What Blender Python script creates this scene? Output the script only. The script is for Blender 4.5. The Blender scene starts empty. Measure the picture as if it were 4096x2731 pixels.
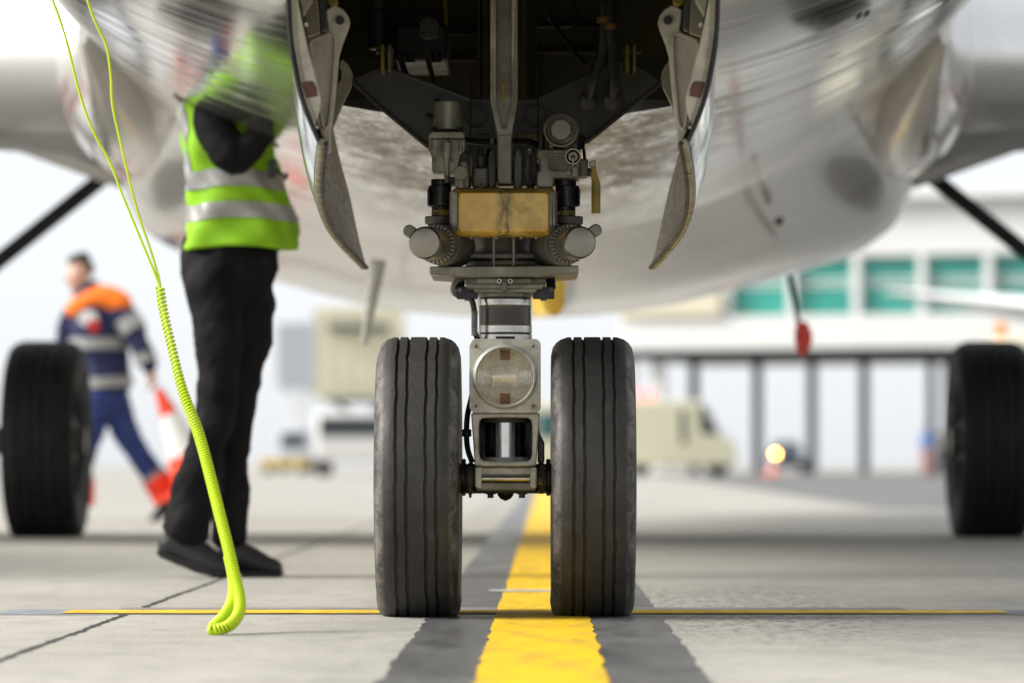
import bpy, bmesh, math, random
import numpy as np
from mathutils import Vector, Matrix
R = math.radians
random.seed(7)
S = bpy.context.scene
C = S.collection

# ------------------------------------------------------------------ camera, sky, sun, exposure
# nose wheels stand at Y = 0, the aircraft axis is the Y axis, the ground is Z = 0; units are metres
FPX, VX, VY, CAMX, CAMY, CAMZ = 16500.0, 2114.0, 1860.0, 0.0536, -10.0, 0.3635
cam = bpy.data.objects.new('camera', bpy.data.cameras.new('camera'))
C.objects.link(cam); S.camera = cam
cam.location = (CAMX, CAMY, CAMZ); cam.rotation_euler = (R(90), 0, 0)
cam.data.sensor_width = 36; cam.data.lens = FPX / 4096 * 36
cam.data.shift_x = -(VX - 2048) / 4096; cam.data.shift_y = (VY - 1365.5) / 4096
cam.data.clip_start = 0.1; cam.data.clip_end = 4000
cam.data.dof.use_dof = True; cam.data.dof.focus_distance = 9.78; cam.data.dof.aperture_fstop = 3.2
SUN_EL, SUN_AZ = 36.0, 265.0            # azimuth of the sun, clockwise from +Y
W = bpy.data.worlds.new('World'); S.world = W; W.use_nodes = True
nt = W.node_tree; bg = nt.nodes['Background']
sky = nt.nodes.new('ShaderNodeTexSky'); sky.sky_type = 'NISHITA'; sky.sun_disc = False
sky.sun_elevation = R(SUN_EL); sky.sun_rotation = R(SUN_AZ); sky.dust_density = 1.5; sky.air_density = 1.0; sky.ozone_density = 1
hs = nt.nodes.new('ShaderNodeHueSaturation'); hs.inputs['Saturation'].default_value = 0.22
cloud = nt.nodes.new('ShaderNodeMix'); cloud.data_type = 'RGBA'; cloud.inputs[0].default_value = .72      # bright even overcast over the clear sky
cloud.inputs[7].default_value = (4.75, 4.95, 5.2, 1)
nt.links.new(sky.outputs[0], hs.inputs['Color']); nt.links.new(hs.outputs[0], cloud.inputs[6]); nt.links.new(cloud.outputs[2], bg.inputs[0])
bg.inputs[1].default_value = 0.11
sun = bpy.data.objects.new('sun', bpy.data.lights.new('sun', 'SUN')); C.objects.link(sun)
sun.data.energy = 3.2; sun.data.angle = R(28); sun.data.color = (1, .96, .9)
az, el = R(SUN_AZ), R(SUN_EL)
sd = Vector((math.sin(az) * math.cos(el), math.cos(az) * math.cos(el), math.sin(el)))
sun.rotation_euler = (-sd).to_track_quat('-Z', 'Y').to_euler(); sun.location = sd * 60
S.render.engine = 'CYCLES'
S.view_settings.view_transform = 'Standard'; S.view_settings.look = 'None'
S.view_settings.exposure = 0.96; S.view_settings.gamma = 1

def P(px, py, D):
    """a point at distance D in front of the lens, measured on the photograph"""
    return Vector(((px - VX) / FPX * D + CAMX, D + CAMY, CAMZ - (py - VY) / FPX * D))

# ------------------------------------------------------------------ materials
def mat(name, c, r=.5, m=0., c2=None, var=.25, sc=8., st=(1, 1, 1), bump=0., bs=80., rv=.12, dirt=None, da=.5, ds=4.,
        spec=.5, coat=0., trans=0., ior=1.45, emis=0., detail=5., sub=0., bdet=6.):
    k = bpy.data.materials.new(name); k.use_nodes = True
    t = k.node_tree; N = t.nodes; L = t.links; b = N['Principled BSDF']
    tc = N.new('ShaderNodeTexCoord'); mp = N.new('ShaderNodeMapping'); L.new(tc.outputs['Object'], mp.inputs[0])
    mp.inputs['Scale'].default_value = st
    n = N.new('ShaderNodeTexNoise'); n.inputs['Scale'].default_value = sc; n.inputs['Detail'].default_value = detail
    L.new(mp.outputs[0], n.inputs['Vector'])
    if c2 is None: c2 = tuple(v * (1 - var) for v in c)
    mx = N.new('ShaderNodeMix'); mx.data_type = 'RGBA'
    mr = N.new('ShaderNodeMapRange'); mr.inputs[1].default_value = .32; mr.inputs[2].default_value = .68
    L.new(n.outputs[0], mr.inputs[0]); L.new(mr.outputs[0], mx.inputs[0])
    mx.inputs[6].default_value = (*c, 1); mx.inputs[7].default_value = (*c2, 1)
    out = mx.outputs[2]
    if dirt:
        n2 = N.new('ShaderNodeTexNoise'); n2.inputs['Scale'].default_value = ds; n2.inputs['Detail'].default_value = 8
        n2.inputs['Roughness'].default_value = .7; L.new(mp.outputs[0], n2.inputs['Vector'])
        r2 = N.new('ShaderNodeMapRange'); r2.inputs[1].default_value = .48; r2.inputs[2].default_value = .72
        r2.inputs[4].default_value = da; L.new(n2.outputs[0], r2.inputs[0])
        m2 = N.new('ShaderNodeMix'); m2.data_type = 'RGBA'; L.new(r2.outputs[0], m2.inputs[0]); L.new(out, m2.inputs[6])
        m2.inputs[7].default_value = (*dirt, 1); out = m2.outputs[2]
    L.new(out, b.inputs['Base Color'])
    rr = N.new('ShaderNodeMapRange'); rr.inputs[1].default_value = .3; rr.inputs[2].default_value = .7
    rr.inputs[3].default_value = max(.02, r - rv); rr.inputs[4].default_value = min(1, r + rv)
    L.new(n.outputs[0], rr.inputs[0]); L.new(rr.outputs[0], b.inputs['Roughness'])
    b.inputs['Metallic'].default_value = m; b.inputs['Specular IOR Level'].default_value = spec
    b.inputs['Coat Weight'].default_value = coat; b.inputs['Transmission Weight'].default_value = trans
    b.inputs['IOR'].default_value = ior; b.inputs['Subsurface Weight'].default_value = sub
    if sub: b.inputs['Subsurface Scale'].default_value = .02
    if bump:
        nb = N.new('ShaderNodeTexNoise'); nb.inputs['Scale'].default_value = bs; nb.inputs['Detail'].default_value = bdet
        L.new(mp.outputs[0], nb.inputs['Vector'])
        bp = N.new('ShaderNodeBump'); bp.inputs['Strength'].default_value = bump; bp.inputs['Distance'].default_value = .01
        L.new(nb.outputs[0], bp.inputs['Height']); L.new(bp.outputs[0], b.inputs['Normal'])
    if emis:
        b.inputs['Emission Color'].default_value = (*c, 1); b.inputs['Emission Strength'].default_value = emis
    return k

def add_mask(k, fn, color, col_socket='Base Color', rough=None):
    """lay a shaped stain over a material: fn(nodes, links, separated xyz) -> mask socket"""
    t = k.node_tree; N = t.nodes; L = t.links; b = N['Principled BSDF']
    old = b.inputs[col_socket].links[0].from_socket
    tc = N.new('ShaderNodeTexCoord'); sx = N.new('ShaderNodeSeparateXYZ'); L.new(tc.outputs['Object'], sx.inputs[0])
    msk = fn(N, L, tc, sx)
    mx = N.new('ShaderNodeMix'); mx.data_type = 'RGBA'; L.new(msk, mx.inputs[0]); L.new(old, mx.inputs[6])
    mx.inputs[7].default_value = (*color, 1); L.new(mx.outputs[2], b.inputs[col_socket])
    if rough is not None:
        oldr = b.inputs['Roughness'].links[0].from_socket
        m2 = N.new('ShaderNodeMix'); L.new(msk, m2.inputs[0]); L.new(oldr, m2.inputs[2]); m2.inputs[3].default_value = rough
        L.new(m2.outputs[0], b.inputs['Roughness'])

def mth(N, L, op, a, b=None, c=None, clamp=False):
    n = N.new('ShaderNodeMath'); n.operation = op; n.use_clamp = clamp
    for i, v in enumerate((a, b, c)):
        if v is None: continue
        if isinstance(v, (int, float)): n.inputs[i].default_value = v
        else: L.new(v, n.inputs[i])
    return n.outputs[0]

def nz(N, L, tc, scale, st=(1, 1, 1), lo=.4, hi=.6, detail=6, rough=.6):
    mp = N.new('ShaderNodeMapping'); mp.inputs['Scale'].default_value = st; L.new(tc.outputs['Object'], mp.inputs[0])
    n = N.new('ShaderNodeTexNoise'); n.inputs['Scale'].default_value = scale; n.inputs['Detail'].default_value = detail
    n.inputs['Roughness'].default_value = rough; L.new(mp.outputs[0], n.inputs['Vector'])
    r = N.new('ShaderNodeMapRange'); r.inputs[1].default_value = lo; r.inputs[2].default_value = hi; L.new(n.outputs[0], r.inputs[0])
    return r.outputs[0]

def band(N, L, v, c, w, soft):
    """1 inside |v - c| < w, fading over soft"""
    a = mth(N, L, 'ABSOLUTE', mth(N, L, 'SUBTRACT', v, c))
    r = N.new('ShaderNodeMapRange'); r.inputs[1].default_value = w + soft; r.inputs[2].default_value = w
    L.new(a, r.inputs[0]); return r.outputs[0]

concrete = mat('concrete', (.425, .405, .362), .82, c2=(.33, .315, .28), sc=.9, st=(.8, .6, 1), bump=.35, bs=90, rv=.1,
               dirt=(.24, .23, .21), da=.45, ds=2.2)
add_mask(concrete, lambda N, L, tc, sx: mth(N, L, 'MULTIPLY', nz(N, L, tc, 260, lo=.56, hi=.7), .45), (.14, .135, .125))
add_mask(concrete, lambda N, L, tc, sx: mth(N, L, 'MULTIPLY', nz(N, L, tc, 11, (.8, .5, 1), .46, .70, 8, .78), .55), (.19, .18, .16))
def dark_speckle(N, L, tc, sx):  # speckled darker patch to the right of the nose wheels
    a = mth(N, L, 'MULTIPLY', band(N, L, sx.outputs[0], .62, .16, .3), band(N, L, sx.outputs[1], .5, 1.2, 1.5))
    return mth(N, L, 'MULTIPLY', mth(N, L, 'MULTIPLY', a, nz(N, L, tc, 34, (1, .35, 1), .47, .62, 8, .8)), .8)
add_mask(concrete, dark_speckle, (.05, .05, .05))
def tyre_tracks(N, L, tc, sx):
    a = mth(N, L, 'ADD', band(N, L, sx.outputs[0], -.25, .07, .16), band(N, L, sx.outputs[0], .22, .07, .16), clamp=True)
    return mth(N, L, 'MULTIPLY', mth(N, L, 'MULTIPLY', a, nz(N, L, tc, 5, (1, .1, 1), .3, .7)), .35)
add_mask(concrete, tyre_tracks, (.1, .098, .09))
grey_ground = mat('grey_ground', (.16, .158, .155), .85, var=.25, sc=.5, bump=.3, bs=60)
joint_m = mat('joint_sealant', (.035, .034, .034), .6, sc=30, var=.5)
yellow_p = mat('yellow_paint', (.80, .52, .008), .6, c2=(.66, .40, .006), sc=14, st=(1, .25, 1), bump=.15, bs=120, dirt=(.12, .10, .07), da=.45, ds=7)
black_p = mat('black_paint', (.065, .065, .068), .40, c2=(.12, .12, .12), sc=6, st=(1, .3, 1), bump=.2, bs=120, dirt=(.2, .195, .18), da=.5, ds=9)
grey_p = mat('faded_grey_paint', (.26, .28, .31), .7, var=.3, sc=20, dirt=(.1, .1, .1), da=.5, ds=30)
white_p = mat('white_paint', (.55, .54, .5), .6, var=.4, sc=12)

def skin_lines(k, strength=.8):
    """panel seams and rivet rows, fine relief only"""
    def f(N, L, tc, sx):
        fx = mth(N, L, 'FRACT', mth(N, L, 'MULTIPLY', sx.outputs[1], .78))
        seam = band(N, L, fx, .5, .0016, .0012)
        fr = mth(N, L, 'FRACT', mth(N, L, 'MULTIPLY', sx.outputs[0], 40.))
        riv = mth(N, L, 'MULTIPLY', band(N, L, fr, .5, .10, .06), mth(N, L, 'ADD', band(N, L, fx, .515, .0018, .001), band(N, L, fx, .485, .0018, .001)))
        lx = mth(N, L, 'FRACT', mth(N, L, 'ADD', mth(N, L, 'MULTIPLY', sx.outputs[0], 1.7), .2))
        return mth(N, L, 'MULTIPLY', mth(N, L, 'ADD', mth(N, L, 'ADD', seam, riv), mth(N, L, 'MULTIPLY', band(N, L, lx, .5, .0022, .0015), .7), clamp=True), strength)
    add_mask(k, f, (.13, .125, .12))
polished = mat('polished_aluminium', (.88, .875, .86), .115, .93, c2=(.84, .83, .815), sc=2.2, st=(.5, 2.2, .5), bump=.012, bs=.8, bdet=0., rv=.08, dirt=(.74, .73, .70), da=.35, ds=3.0)
skin_lines(polished, .55)
greypaint = mat('grey_aircraft_paint', (.78, .765, .735), .14, .25, c2=(.72, .705, .675), sc=2, st=(1.5, .4, 1), rv=.06, spec=.7, coat=.4, dirt=(.5, .46, .4), da=.4, ds=2.5)
skin_lines(greypaint, .5)
def grime(N, L, tc, sx):
    a = mth(N, L, 'MULTIPLY', band(N, L, sx.outputs[0], 0, .38, .35), band(N, L, sx.outputs[1], 3.2, 1.9, 2.6))
    b = mth(N, L, 'ADD', nz(N, L, tc, 5, (2.2, .6, 1), .36, .66, 8, .75), mth(N, L, 'MULTIPLY', nz(N, L, tc, 26, (1.5, .5, 1), .42, .66, 8, .75), .5), clamp=True)
    aft = N.new('ShaderNodeMapRange'); aft.inputs[1].default_value = .9; aft.inputs[2].default_value = 1.3; L.new(sx.outputs[1], aft.inputs[0])
    return mth(N, L, 'MULTIPLY', mth(N, L, 'MULTIPLY', mth(N, L, 'MULTIPLY', a, b), aft.outputs[0]), .9)
for k in (polished, greypaint): add_mask(k, grime, (.17, .125, .075), rough=.55)
def red_stripe(N, L, tc, sx):
    v = mth(N, L, 'SUBTRACT', mth(N, L, 'ABSOLUTE', sx.outputs[0]), mth(N, L, 'MULTIPLY', sx.outputs[2], .2))
    a = mth(N, L, 'MULTIPLY', band(N, L, sx.outputs[2], 1.82, .022, .008), band(N, L, v, 1.42, .14, .01))
    b = mth(N, L, 'MULTIPLY', band(N, L, sx.outputs[2], 1.90, .03, .008), band(N, L, v, 1.5, .08, .01))
    return mth(N, L, 'MULTIPLY', mth(N, L, 'ADD', a, b, clamp=True), .75)
fairpaint = mat('fairing_paint', (.80, .785, .76), .16, .2, var=.1, sc=2, rv=.06, spec=.7, coat=.4, dirt=(.5, .46, .4), da=.45, ds=2.2)
add_mask(fairpaint, red_stripe, (.35, .06, .05))
wingpaint = mat('wing_grey_paint', (.30, .31, .31), .42, 0., var=.1, sc=2)
wingle = mat('bare_leading_edge', (.75, .75, .75), .3, .6, var=.08, sc=2)
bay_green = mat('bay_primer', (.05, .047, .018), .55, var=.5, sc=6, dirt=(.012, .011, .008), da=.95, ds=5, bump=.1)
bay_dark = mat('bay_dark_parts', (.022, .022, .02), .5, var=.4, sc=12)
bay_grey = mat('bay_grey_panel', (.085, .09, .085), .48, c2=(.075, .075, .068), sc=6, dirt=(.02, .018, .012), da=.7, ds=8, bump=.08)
cream = mat('cream_primer', (.50, .475, .40), .45, var=.14, sc=12, dirt=(.16, .13, .08), da=.6, ds=22, bump=.06)
castgrey = mat('cast_grey', (.27, .26, .215), .42, .3, c2=(.18, .17, .135), sc=14, dirt=(.07, .055, .035), da=.75, ds=12, bump=.08)
darkgrey = mat('dark_cast', (.16, .155, .135), .45, .2, c2=(.10, .095, .08), sc=14, dirt=(.03, .025, .018), da=.7, ds=16, bump=.08)
paintgrey = mat('chipped_grey_paint', (.56, .56, .50), .42, .1, c2=(.47, .465, .41), sc=18, dirt=(.17, .13, .08), da=.65, ds=26, bump=.08)
steel = mat('brushed_steel', (.50, .485, .46), .30, 1., c2=(.40, .38, .35), sc=24, dirt=(.2, .16, .11), da=.5, ds=18)
capsteel = mat('cap_steel', (.30, .28, .24), .36, .9, c2=(.24, .225, .19), sc=5, rv=.05, dirt=(.2, .16, .11), da=.35, ds=14)
chrome = mat('chrome', (.62, .62, .63), .2, 1., var=.05, sc=30, rv=.03)
blackm = mat('black_metal', (.03, .03, .032), .32, .4, var=.4, sc=20)
brownband = mat('brown_label_band', (.055, .042, .038), .28, .2, var=.25, sc=10)
goldplastic = mat('gold_resin', (.66, .39, .04), .28, 0., c2=(.76, .55, .15), sc=14, dirt=(.16, .085, .015), da=.8, ds=10, bump=.05, bs=40, coat=.3)
def drip(N, L, tc, sx):
    return mth(N, L, 'MULTIPLY', mth(N, L, 'MULTIPLY', band(N, L, sx.outputs[0], -.002, .006, .02), nz(N, L, tc, 60, (1, 1, .4), .35, .6)), .85)
add_mask(goldplastic, drip, (.05, .028, .01))
mustard = mat('mustard_paint', (.34, .26, .03), .5, c2=(.24, .19, .04), sc=20, dirt=(.06, .05, .02), da=.7, ds=20)
brownpatch = mat('red_brown_patch', (.12, .035, .02), .3, var=.5, sc=30)
rubber = mat('tyre_rubber', (.036, .034, .032), .6, c2=(.028, .0265, .025), sc=18, bump=.12, bs=140, rv=.08, dirt=(.075, .069, .06), da=.45, ds=26)
def scuff(N, L, tc, sx):
    e = mth(N, L, 'MULTIPLY', band(N, L, mth(N, L, 'ABSOLUTE', sx.outputs[0]), .088, .006, .008), nz(N, L, tc, 30, (1, .5, .5), .42, .6, 8, .8))
    return mth(N, L, 'MULTIPLY', e, .8)
add_mask(rubber, scuff, (.2, .185, .165))
mainrubber = mat('main_tyre_rubber', (.006, .006, .006), .7, var=.3, sc=10)
blackrub = mat('black_rubber', (.018, .018, .019), .5, var=.3, sc=30)
greyhose = mat('grey_hose', (.2, .2, .2), .4, var=.3, sc=60)
glass = bpy.data.materials.new('lamp_glass'); glass.use_nodes = True
_n = glass.node_tree.nodes; _l = glass.node_tree.links; _n.remove(_n['Principled BSDF'])
_t = _n.new('ShaderNodeBsdfTransparent'); _t.inputs[0].default_value = (.97, .96, .92, 1)
_g = _n.new('ShaderNodeBsdfGlossy'); _g.inputs['Roughness'].default_value = .08
_m = _n.new('ShaderNodeMixShader'); _m.inputs[0].default_value = .34
_tc = _n.new('ShaderNodeTexCoord'); _sx = _n.new('ShaderNodeSeparateXYZ'); _l.new(_tc.outputs['Object'], _sx.inputs[0])
_f = mth(_n, _l, 'SINE', mth(_n, _l, 'MULTIPLY', _sx.outputs[0], 2 * math.pi / .0042))      # moulded flutes: more and less see-through
_mr = _n.new('ShaderNodeMapRange'); _mr.inputs[1].default_value = -.6; _mr.inputs[2].default_value = .6; _mr.inputs[3].default_value = .05; _mr.inputs[4].default_value = .42
_l.new(_f, _mr.inputs[0]); _l.new(_mr.outputs[0], _m.inputs[0])
_l.new(_t.outputs[0], _m.inputs[1]); _l.new(_g.outputs[0], _m.inputs[2]); _l.new(_m.outputs[0], _n['Material Output'].inputs[0])
reflector = mat('lamp_reflector', (.98, .95, .86), .28, .3, var=.05, sc=30)
burnt = mat('burnt_spot', (.28, .085, .004), .5, var=.5, sc=40)
brass = mat('brass_screw', (.45, .33, .14), .35, .9, var=.4, sc=60)
amber = mat('amber_glass', (.90, .60, .07), .2, var=.1)
cordm = mat('lime_cord', (.52, .70, .012), .34, var=.06, sc=20)
vestm = mat('lime_vest', (.25, .52, .006), .75, c2=(.20, .43, .005), sc=9, bump=.35, bs=14, rv=.05)
reflm = mat('reflective_tape', (.34, .34, .33), .45, .35, var=.15, sc=14, bump=.2, bs=16)
blackcloth = mat('black_cloth', (.0095, .0088, .0098), .8, c2=(.006, .0056, .0065), sc=8, bump=.5, bs=16, rv=.05, spec=.2)
shoem = mat('black_shoe_leather', (.03, .028, .028), .5, var=.4, sc=20, bump=.1)
solem = mat('shoe_sole', (.022, .022, .023), .7)
navy = mat('navy_cloth', (.018, .024, .085), .8, var=.3, sc=9, bump=.3, bs=14)
blue = mat('blue_cloth', (.02, .045, .18), .8, var=.3, sc=9, bump=.3, bs=14)
orangecloth = mat('orange_cloth', (.95, .20, .01), .7, var=.12, sc=9)
redcloth = mat('red_orange_cloth', (.85, .05, .015), .7, var=.12, sc=9)
skinm = mat('skin', (.52, .30, .22), .5, var=.12, sc=10)
hairm = mat('hair', (.05, .038, .03), .7, var=.4, sc=60)
whitem = mat('white_patch', (.8, .8, .78), .6, var=.05)
redm = mat('red_patch', (.55, .03, .03), .6, var=.1)
conered = mat('cone_red', (.85, .06, .015), .5, var=.08)
conewhite = mat('cone_white', (.72, .71, .68), .5, var=.08)
wallwhite = mat('white_cladding', (.72, .72, .70), .6, var=.06, sc=.5)
wallcream = mat('cream_cladding', (.66, .61, .46), .6, var=.08, sc=.5)
greenglass = mat('green_glass', (.02, .22, .18), .08, .0, c2=(.03, .36, .29), sc=.35, rv=.03, spec=.8)
darkcol = mat('dark_column', (.012, .013, .017), .5, var=.2)
vancream = mat('cream_van_paint', (.70, .66, .48), .3, var=.05, coat=.4)
vanwhite = mat('white_van_paint', (.74, .74, .72), .3, var=.05, coat=.4)
carglass = mat('dark_vehicle_glass', (.02, .03, .035), .06, spec=.8)
tealglass = mat('teal_vehicle_glass', (.02, .12, .13), .06, spec=.8)
carblue = mat('dark_blue_car_paint', (.02, .03, .06), .25, coat=.6)
palegrey = mat('pale_grey_panel', (.52, .56, .60), .5, var=.08)
steelgrey = mat('grey_chassis', (.12, .12, .12), .5, var=.3)
yellowm = mat('yellow_vehicle_paint', (.72, .48, .06), .4, var=.1)
orangelamp = mat('lit_amber_lamp', (1., .42, .06), .3, emis=26.)
redlamp = mat('red_lamp', (.9, .1, .1), .3, emis=1.2)
ltblue = mat('light_blue_cloth', (.08, .28, .62), .8)

border_p = mat('worn_dark_border', (.15, .145, .14), .7, c2=(.24, .23, .21), sc=9, st=(.5, 1.5, 1), dirt=(.33, .32, .29), da=.6, ds=8)
# ------------------------------------------------------------------ mesh helpers
class G:
    def __init__(s): s.v = []; s.f = []
    def add(s, vs, fs):
        o = len(s.v); s.v += [Vector(p) for p in vs]; s.f += [tuple(i + o for i in f) for f in fs]; return s
    def box(s, a, b):
        x0, y0, z0 = a; x1, y1, z1 = b
        return s.add([(x0, y0, z0), (x1, y0, z0), (x1, y1, z0), (x0, y1, z0), (x0, y0, z1), (x1, y0, z1), (x1, y1, z1), (x0, y1, z1)],
                     [(0, 3, 2, 1), (4, 5, 6, 7), (0, 1, 5, 4), (1, 2, 6, 5), (2, 3, 7, 6), (3, 0, 4, 7)])
    def pbox(s, x0, y0, x1, y1, D0, D1):          # front face measured on the photo at D0, running back to D1
        a = P(x0, y1, D0); b = P(x1, y0, D0); return s.box((a.x, D0 + CAMY, a.z), (b.x, D1 + CAMY, b.z))
    def lathe(s, p0, p1, prof, n=32, caps=True):  # prof: (fraction along p0-p1, radius)
        p0, p1 = Vector(p0), Vector(p1); ax = (p1 - p0); d = ax.normalized()
        u = d.orthogonal().normalized(); w = d.cross(u)
        vs = []; fs = []
        for t, r in prof:
            for i in range(n):
                a = 2 * math.pi * i / n; vs.append(p0 + ax * t + (u * math.cos(a) + w * math.sin(a)) * r)
        for j in range(len(prof) - 1):
            for i in range(n):
                k = (i + 1) % n; fs.append((j * n + i, j * n + k, (j + 1) * n + k, (j + 1) * n + i))
        if caps:
            fs.append(tuple(range(n - 1, -1, -1))); fs.append(tuple(range((len(prof) - 1) * n, len(prof) * n)))
        return s.add(vs, fs)
    def cyl(s, p0, p1, r, r1=None, n=32): return s.lathe(p0, p1, [(0, r), (1, r if r1 is None else r1)], n)
    def pcyl(s, px, py, rp, D0, D1, n=32, r1=None):   # faces the camera
        p = P(px, py, D0); r = rp * D0 / FPX
        return s.cyl(p, p + Vector((0, D1 - D0, 0)), r, r if r1 is None else r1 * D0 / FPX, n)
    def vcyl(s, x0, x1, y0, y1, D, n=32, x2=None, x3=None):   # upright cylinder spanning px x0..x1 (x2..x3 at the bottom)
        x2 = x0 if x2 is None else x2; x3 = x1 if x3 is None else x3
        return s.lathe(P((x2 + x3) / 2, y1, D), P((x0 + x1) / 2, y0, D), [(0, (x3 - x2) / 2 * D / FPX), (1, (x1 - x0) / 2 * D / FPX)], n)
    def prism(s, poly, D0, D1):                   # photo polygon at D0, extruded back to D1
        a = [P(x, y, D0) for x, y in poly]; n = len(a); dy = Vector((0, D1 - D0, 0))
        return s.add(a + [p + dy for p in a], [tuple(range(n)), tuple(range(2 * n - 1, n - 1, -1))] + [(i, i + n, (i + 1) % n + n, (i + 1) % n) for i in range(n)])
    def wprism(s, poly, ax, a0, a1):              # polygon in the two other axes, extruded along axis ax
        def m(p, a):
            q = list(p); q.insert(ax, a); return q
        n = len(poly)
        return s.add([m(p, a0) for p in poly] + [m(p, a1) for p in poly], [tuple(range(n)), tuple(range(2 * n - 1, n - 1, -1))] + [(i, i + n, (i + 1) % n + n, (i + 1) % n) for i in range(n)])
    def frame(s, outer, inner, D0, D1):
        n = len(outer); dy = Vector((0, D1 - D0, 0))
        o = [P(x, y, D0) for x, y in outer]; i_ = [P(x, y, D0) for x, y in inner]
        vs = o + i_ + [p + dy for p in o] + [p + dy for p in i_]; fs = []
        for a in range(n):
            b = (a + 1) % n
            fs += [(a, b, n + b, n + a), (2 * n + a, 3 * n + a, 3 * n + b, 2 * n + b), (a, 2 * n + a, 2 * n + b, b), (n + a, n + b, 3 * n + b, 3 * n + a)]
        return s.add(vs, fs)
    def loft(s, secs, closed=True, caps=True):
        n = len(secs[0]); o = []; fs = []
        for c in secs: o += list(c)
        for j in range(len(secs) - 1):
            for i in range(n if closed else n - 1):
                k = (i + 1) % n; fs.append((j * n + i, j * n + k, (j + 1) * n + k, (j + 1) * n + i))
        if caps and closed: fs += [tuple(range(n - 1, -1, -1)), tuple(range((len(secs) - 1) * n, len(secs) * n))]
        return s.add(o, fs)
    def tube(s, pts, r, n=8, smooth=0, caps=True):
        pts = [Vector(p) for p in pts]
        rr = list(r) if isinstance(r, (list, tuple)) else [r] * len(pts)
        if smooth:
            q = []; qr = []
            for i in range(len(pts) - 1):
                a, b, c, d = pts[max(i - 1, 0)], pts[i], pts[i + 1], pts[min(i + 2, len(pts) - 1)]
                for k in range(smooth):
                    t = k / smooth
                    q.append(.5 * ((2 * b) + (c - a) * t + (2 * a - 5 * b + 4 * c - d) * t * t + (3 * b - a - 3 * c + d) * t ** 3))
                    qr.append(rr[i] * (1 - t) + rr[i + 1] * t)
            pts = q + [pts[-1]]; rr = qr + [rr[-1]]
        secs = []; u = None
        for i, p in enumerate(pts):
            d = (pts[min(i + 1, len(pts) - 1)] - pts[max(i - 1, 0)]).normalized()
            u = d.orthogonal().normalized() if u is None else (u - d * u.dot(d)).normalized()
            w = d.cross(u)
            secs.append([p + (u * math.cos(2 * math.pi * k / n) + w * math.sin(2 * math.pi * k / n)) * rr[i] for k in range(n)])
        return s.loft(secs, True, caps)
    def mirror(s):
        g = G(); g.v = [Vector((-p.x, p.y, p.z)) for p in s.v]; g.f = [tuple(reversed(f)) for f in s.f]; return g
    def build(s, name, m, parent=None, bevel=0., ang=35., seg=2, recalc=True):
        me = bpy.data.meshes.new(name); me.from_pydata([tuple(p) for p in s.v], [], s.f)
        if recalc:
            bm = bmesh.new(); bm.from_mesh(me); bmesh.ops.recalc_face_normals(bm, faces=bm.faces); bm.to_mesh(me); bm.free()
        me.materials.append(m)
        for p in me.polygons: p.use_smooth = True
        me.set_sharp_from_angle(angle=R(ang))
        o = bpy.data.objects.new(name, me); C.objects.link(o); attach(o, parent)
        if bevel:
            b = o.modifiers.new('bevel', 'BEVEL'); b.width = bevel; b.segments = seg; b.limit_method = 'ANGLE'; b.angle_limit = R(40); b.harden_normals = False
        return o

def attach(o, parent):
    if parent is None: return
    o.parent = parent
    if parent.parent is None and parent.type == 'EMPTY': o.matrix_parent_inverse = parent.matrix_basis.inverted()

def tag(o, label=None, cat=None, group=None, kind=None):
    if label: o['label'] = label
    if cat: o['category'] = cat
    if group: o['group'] = group
    if kind: o['kind'] = kind
    return o

def thing(name, loc, label, cat, group=None):
    o = bpy.data.objects.new(name, None); C.objects.link(o); o.location = loc; o.empty_display_size = .2
    o.matrix_basis = Matrix.Translation(loc)
    return tag(o, label, cat, group)

def rrect(x0, y0, x1, y1, r, n=6):
    pts = []
    for cx, cy, a0 in ((x1 - r, y0 + r, -90), (x1 - r, y1 - r, 0), (x0 + r, y1 - r, 90), (x0 + r, y0 + r, 180)):
        for i in range(n + 1):
            a = R(a0 + 90 * i / n); pts.append((cx + r * math.cos(a), cy + r * math.sin(a)))
    return pts
def circ(cx, cy, r, n=32, a0=0.): return [(cx + r * math.cos(a0 + 2 * math.pi * i / n), cy + r * math.sin(a0 + 2 * math.pi * i / n)) for i in range(n)]

def both(fn, *a, **k):
    """build a part and its mirror twin"""
    g = fn() if callable(fn) else fn
    return g.build(*a, **k), g.mirror().build(*a, **k)

def spline(xs, ys, q):
    """natural cubic spline (numpy)"""
    xs = np.array(xs, float); ys = np.array(ys, float); n = len(xs); h = np.diff(xs)
    A = np.zeros((n, n)); b = np.zeros(n); A[0, 0] = A[-1, -1] = 1
    for i in range(1, n - 1):
        A[i, i - 1] = h[i - 1]; A[i, i] = 2 * (h[i - 1] + h[i]); A[i, i + 1] = h[i]
        b[i] = 6 * ((ys[i + 1] - ys[i]) / h[i] - (ys[i] - ys[i - 1]) / h[i - 1])
    m = np.linalg.solve(A, b); q = np.array(q, float); k = np.clip(np.searchsorted(xs, q) - 1, 0, n - 2)
    d = q - xs[k]; hk = h[k]
    return ys[k] + d * ((ys[k + 1] - ys[k]) / hk - hk * (2 * m[k] + m[k + 1]) / 6) + d * d * m[k] / 2 + d ** 3 * (m[k + 1] - m[k]) / (6 * hk)

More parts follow.
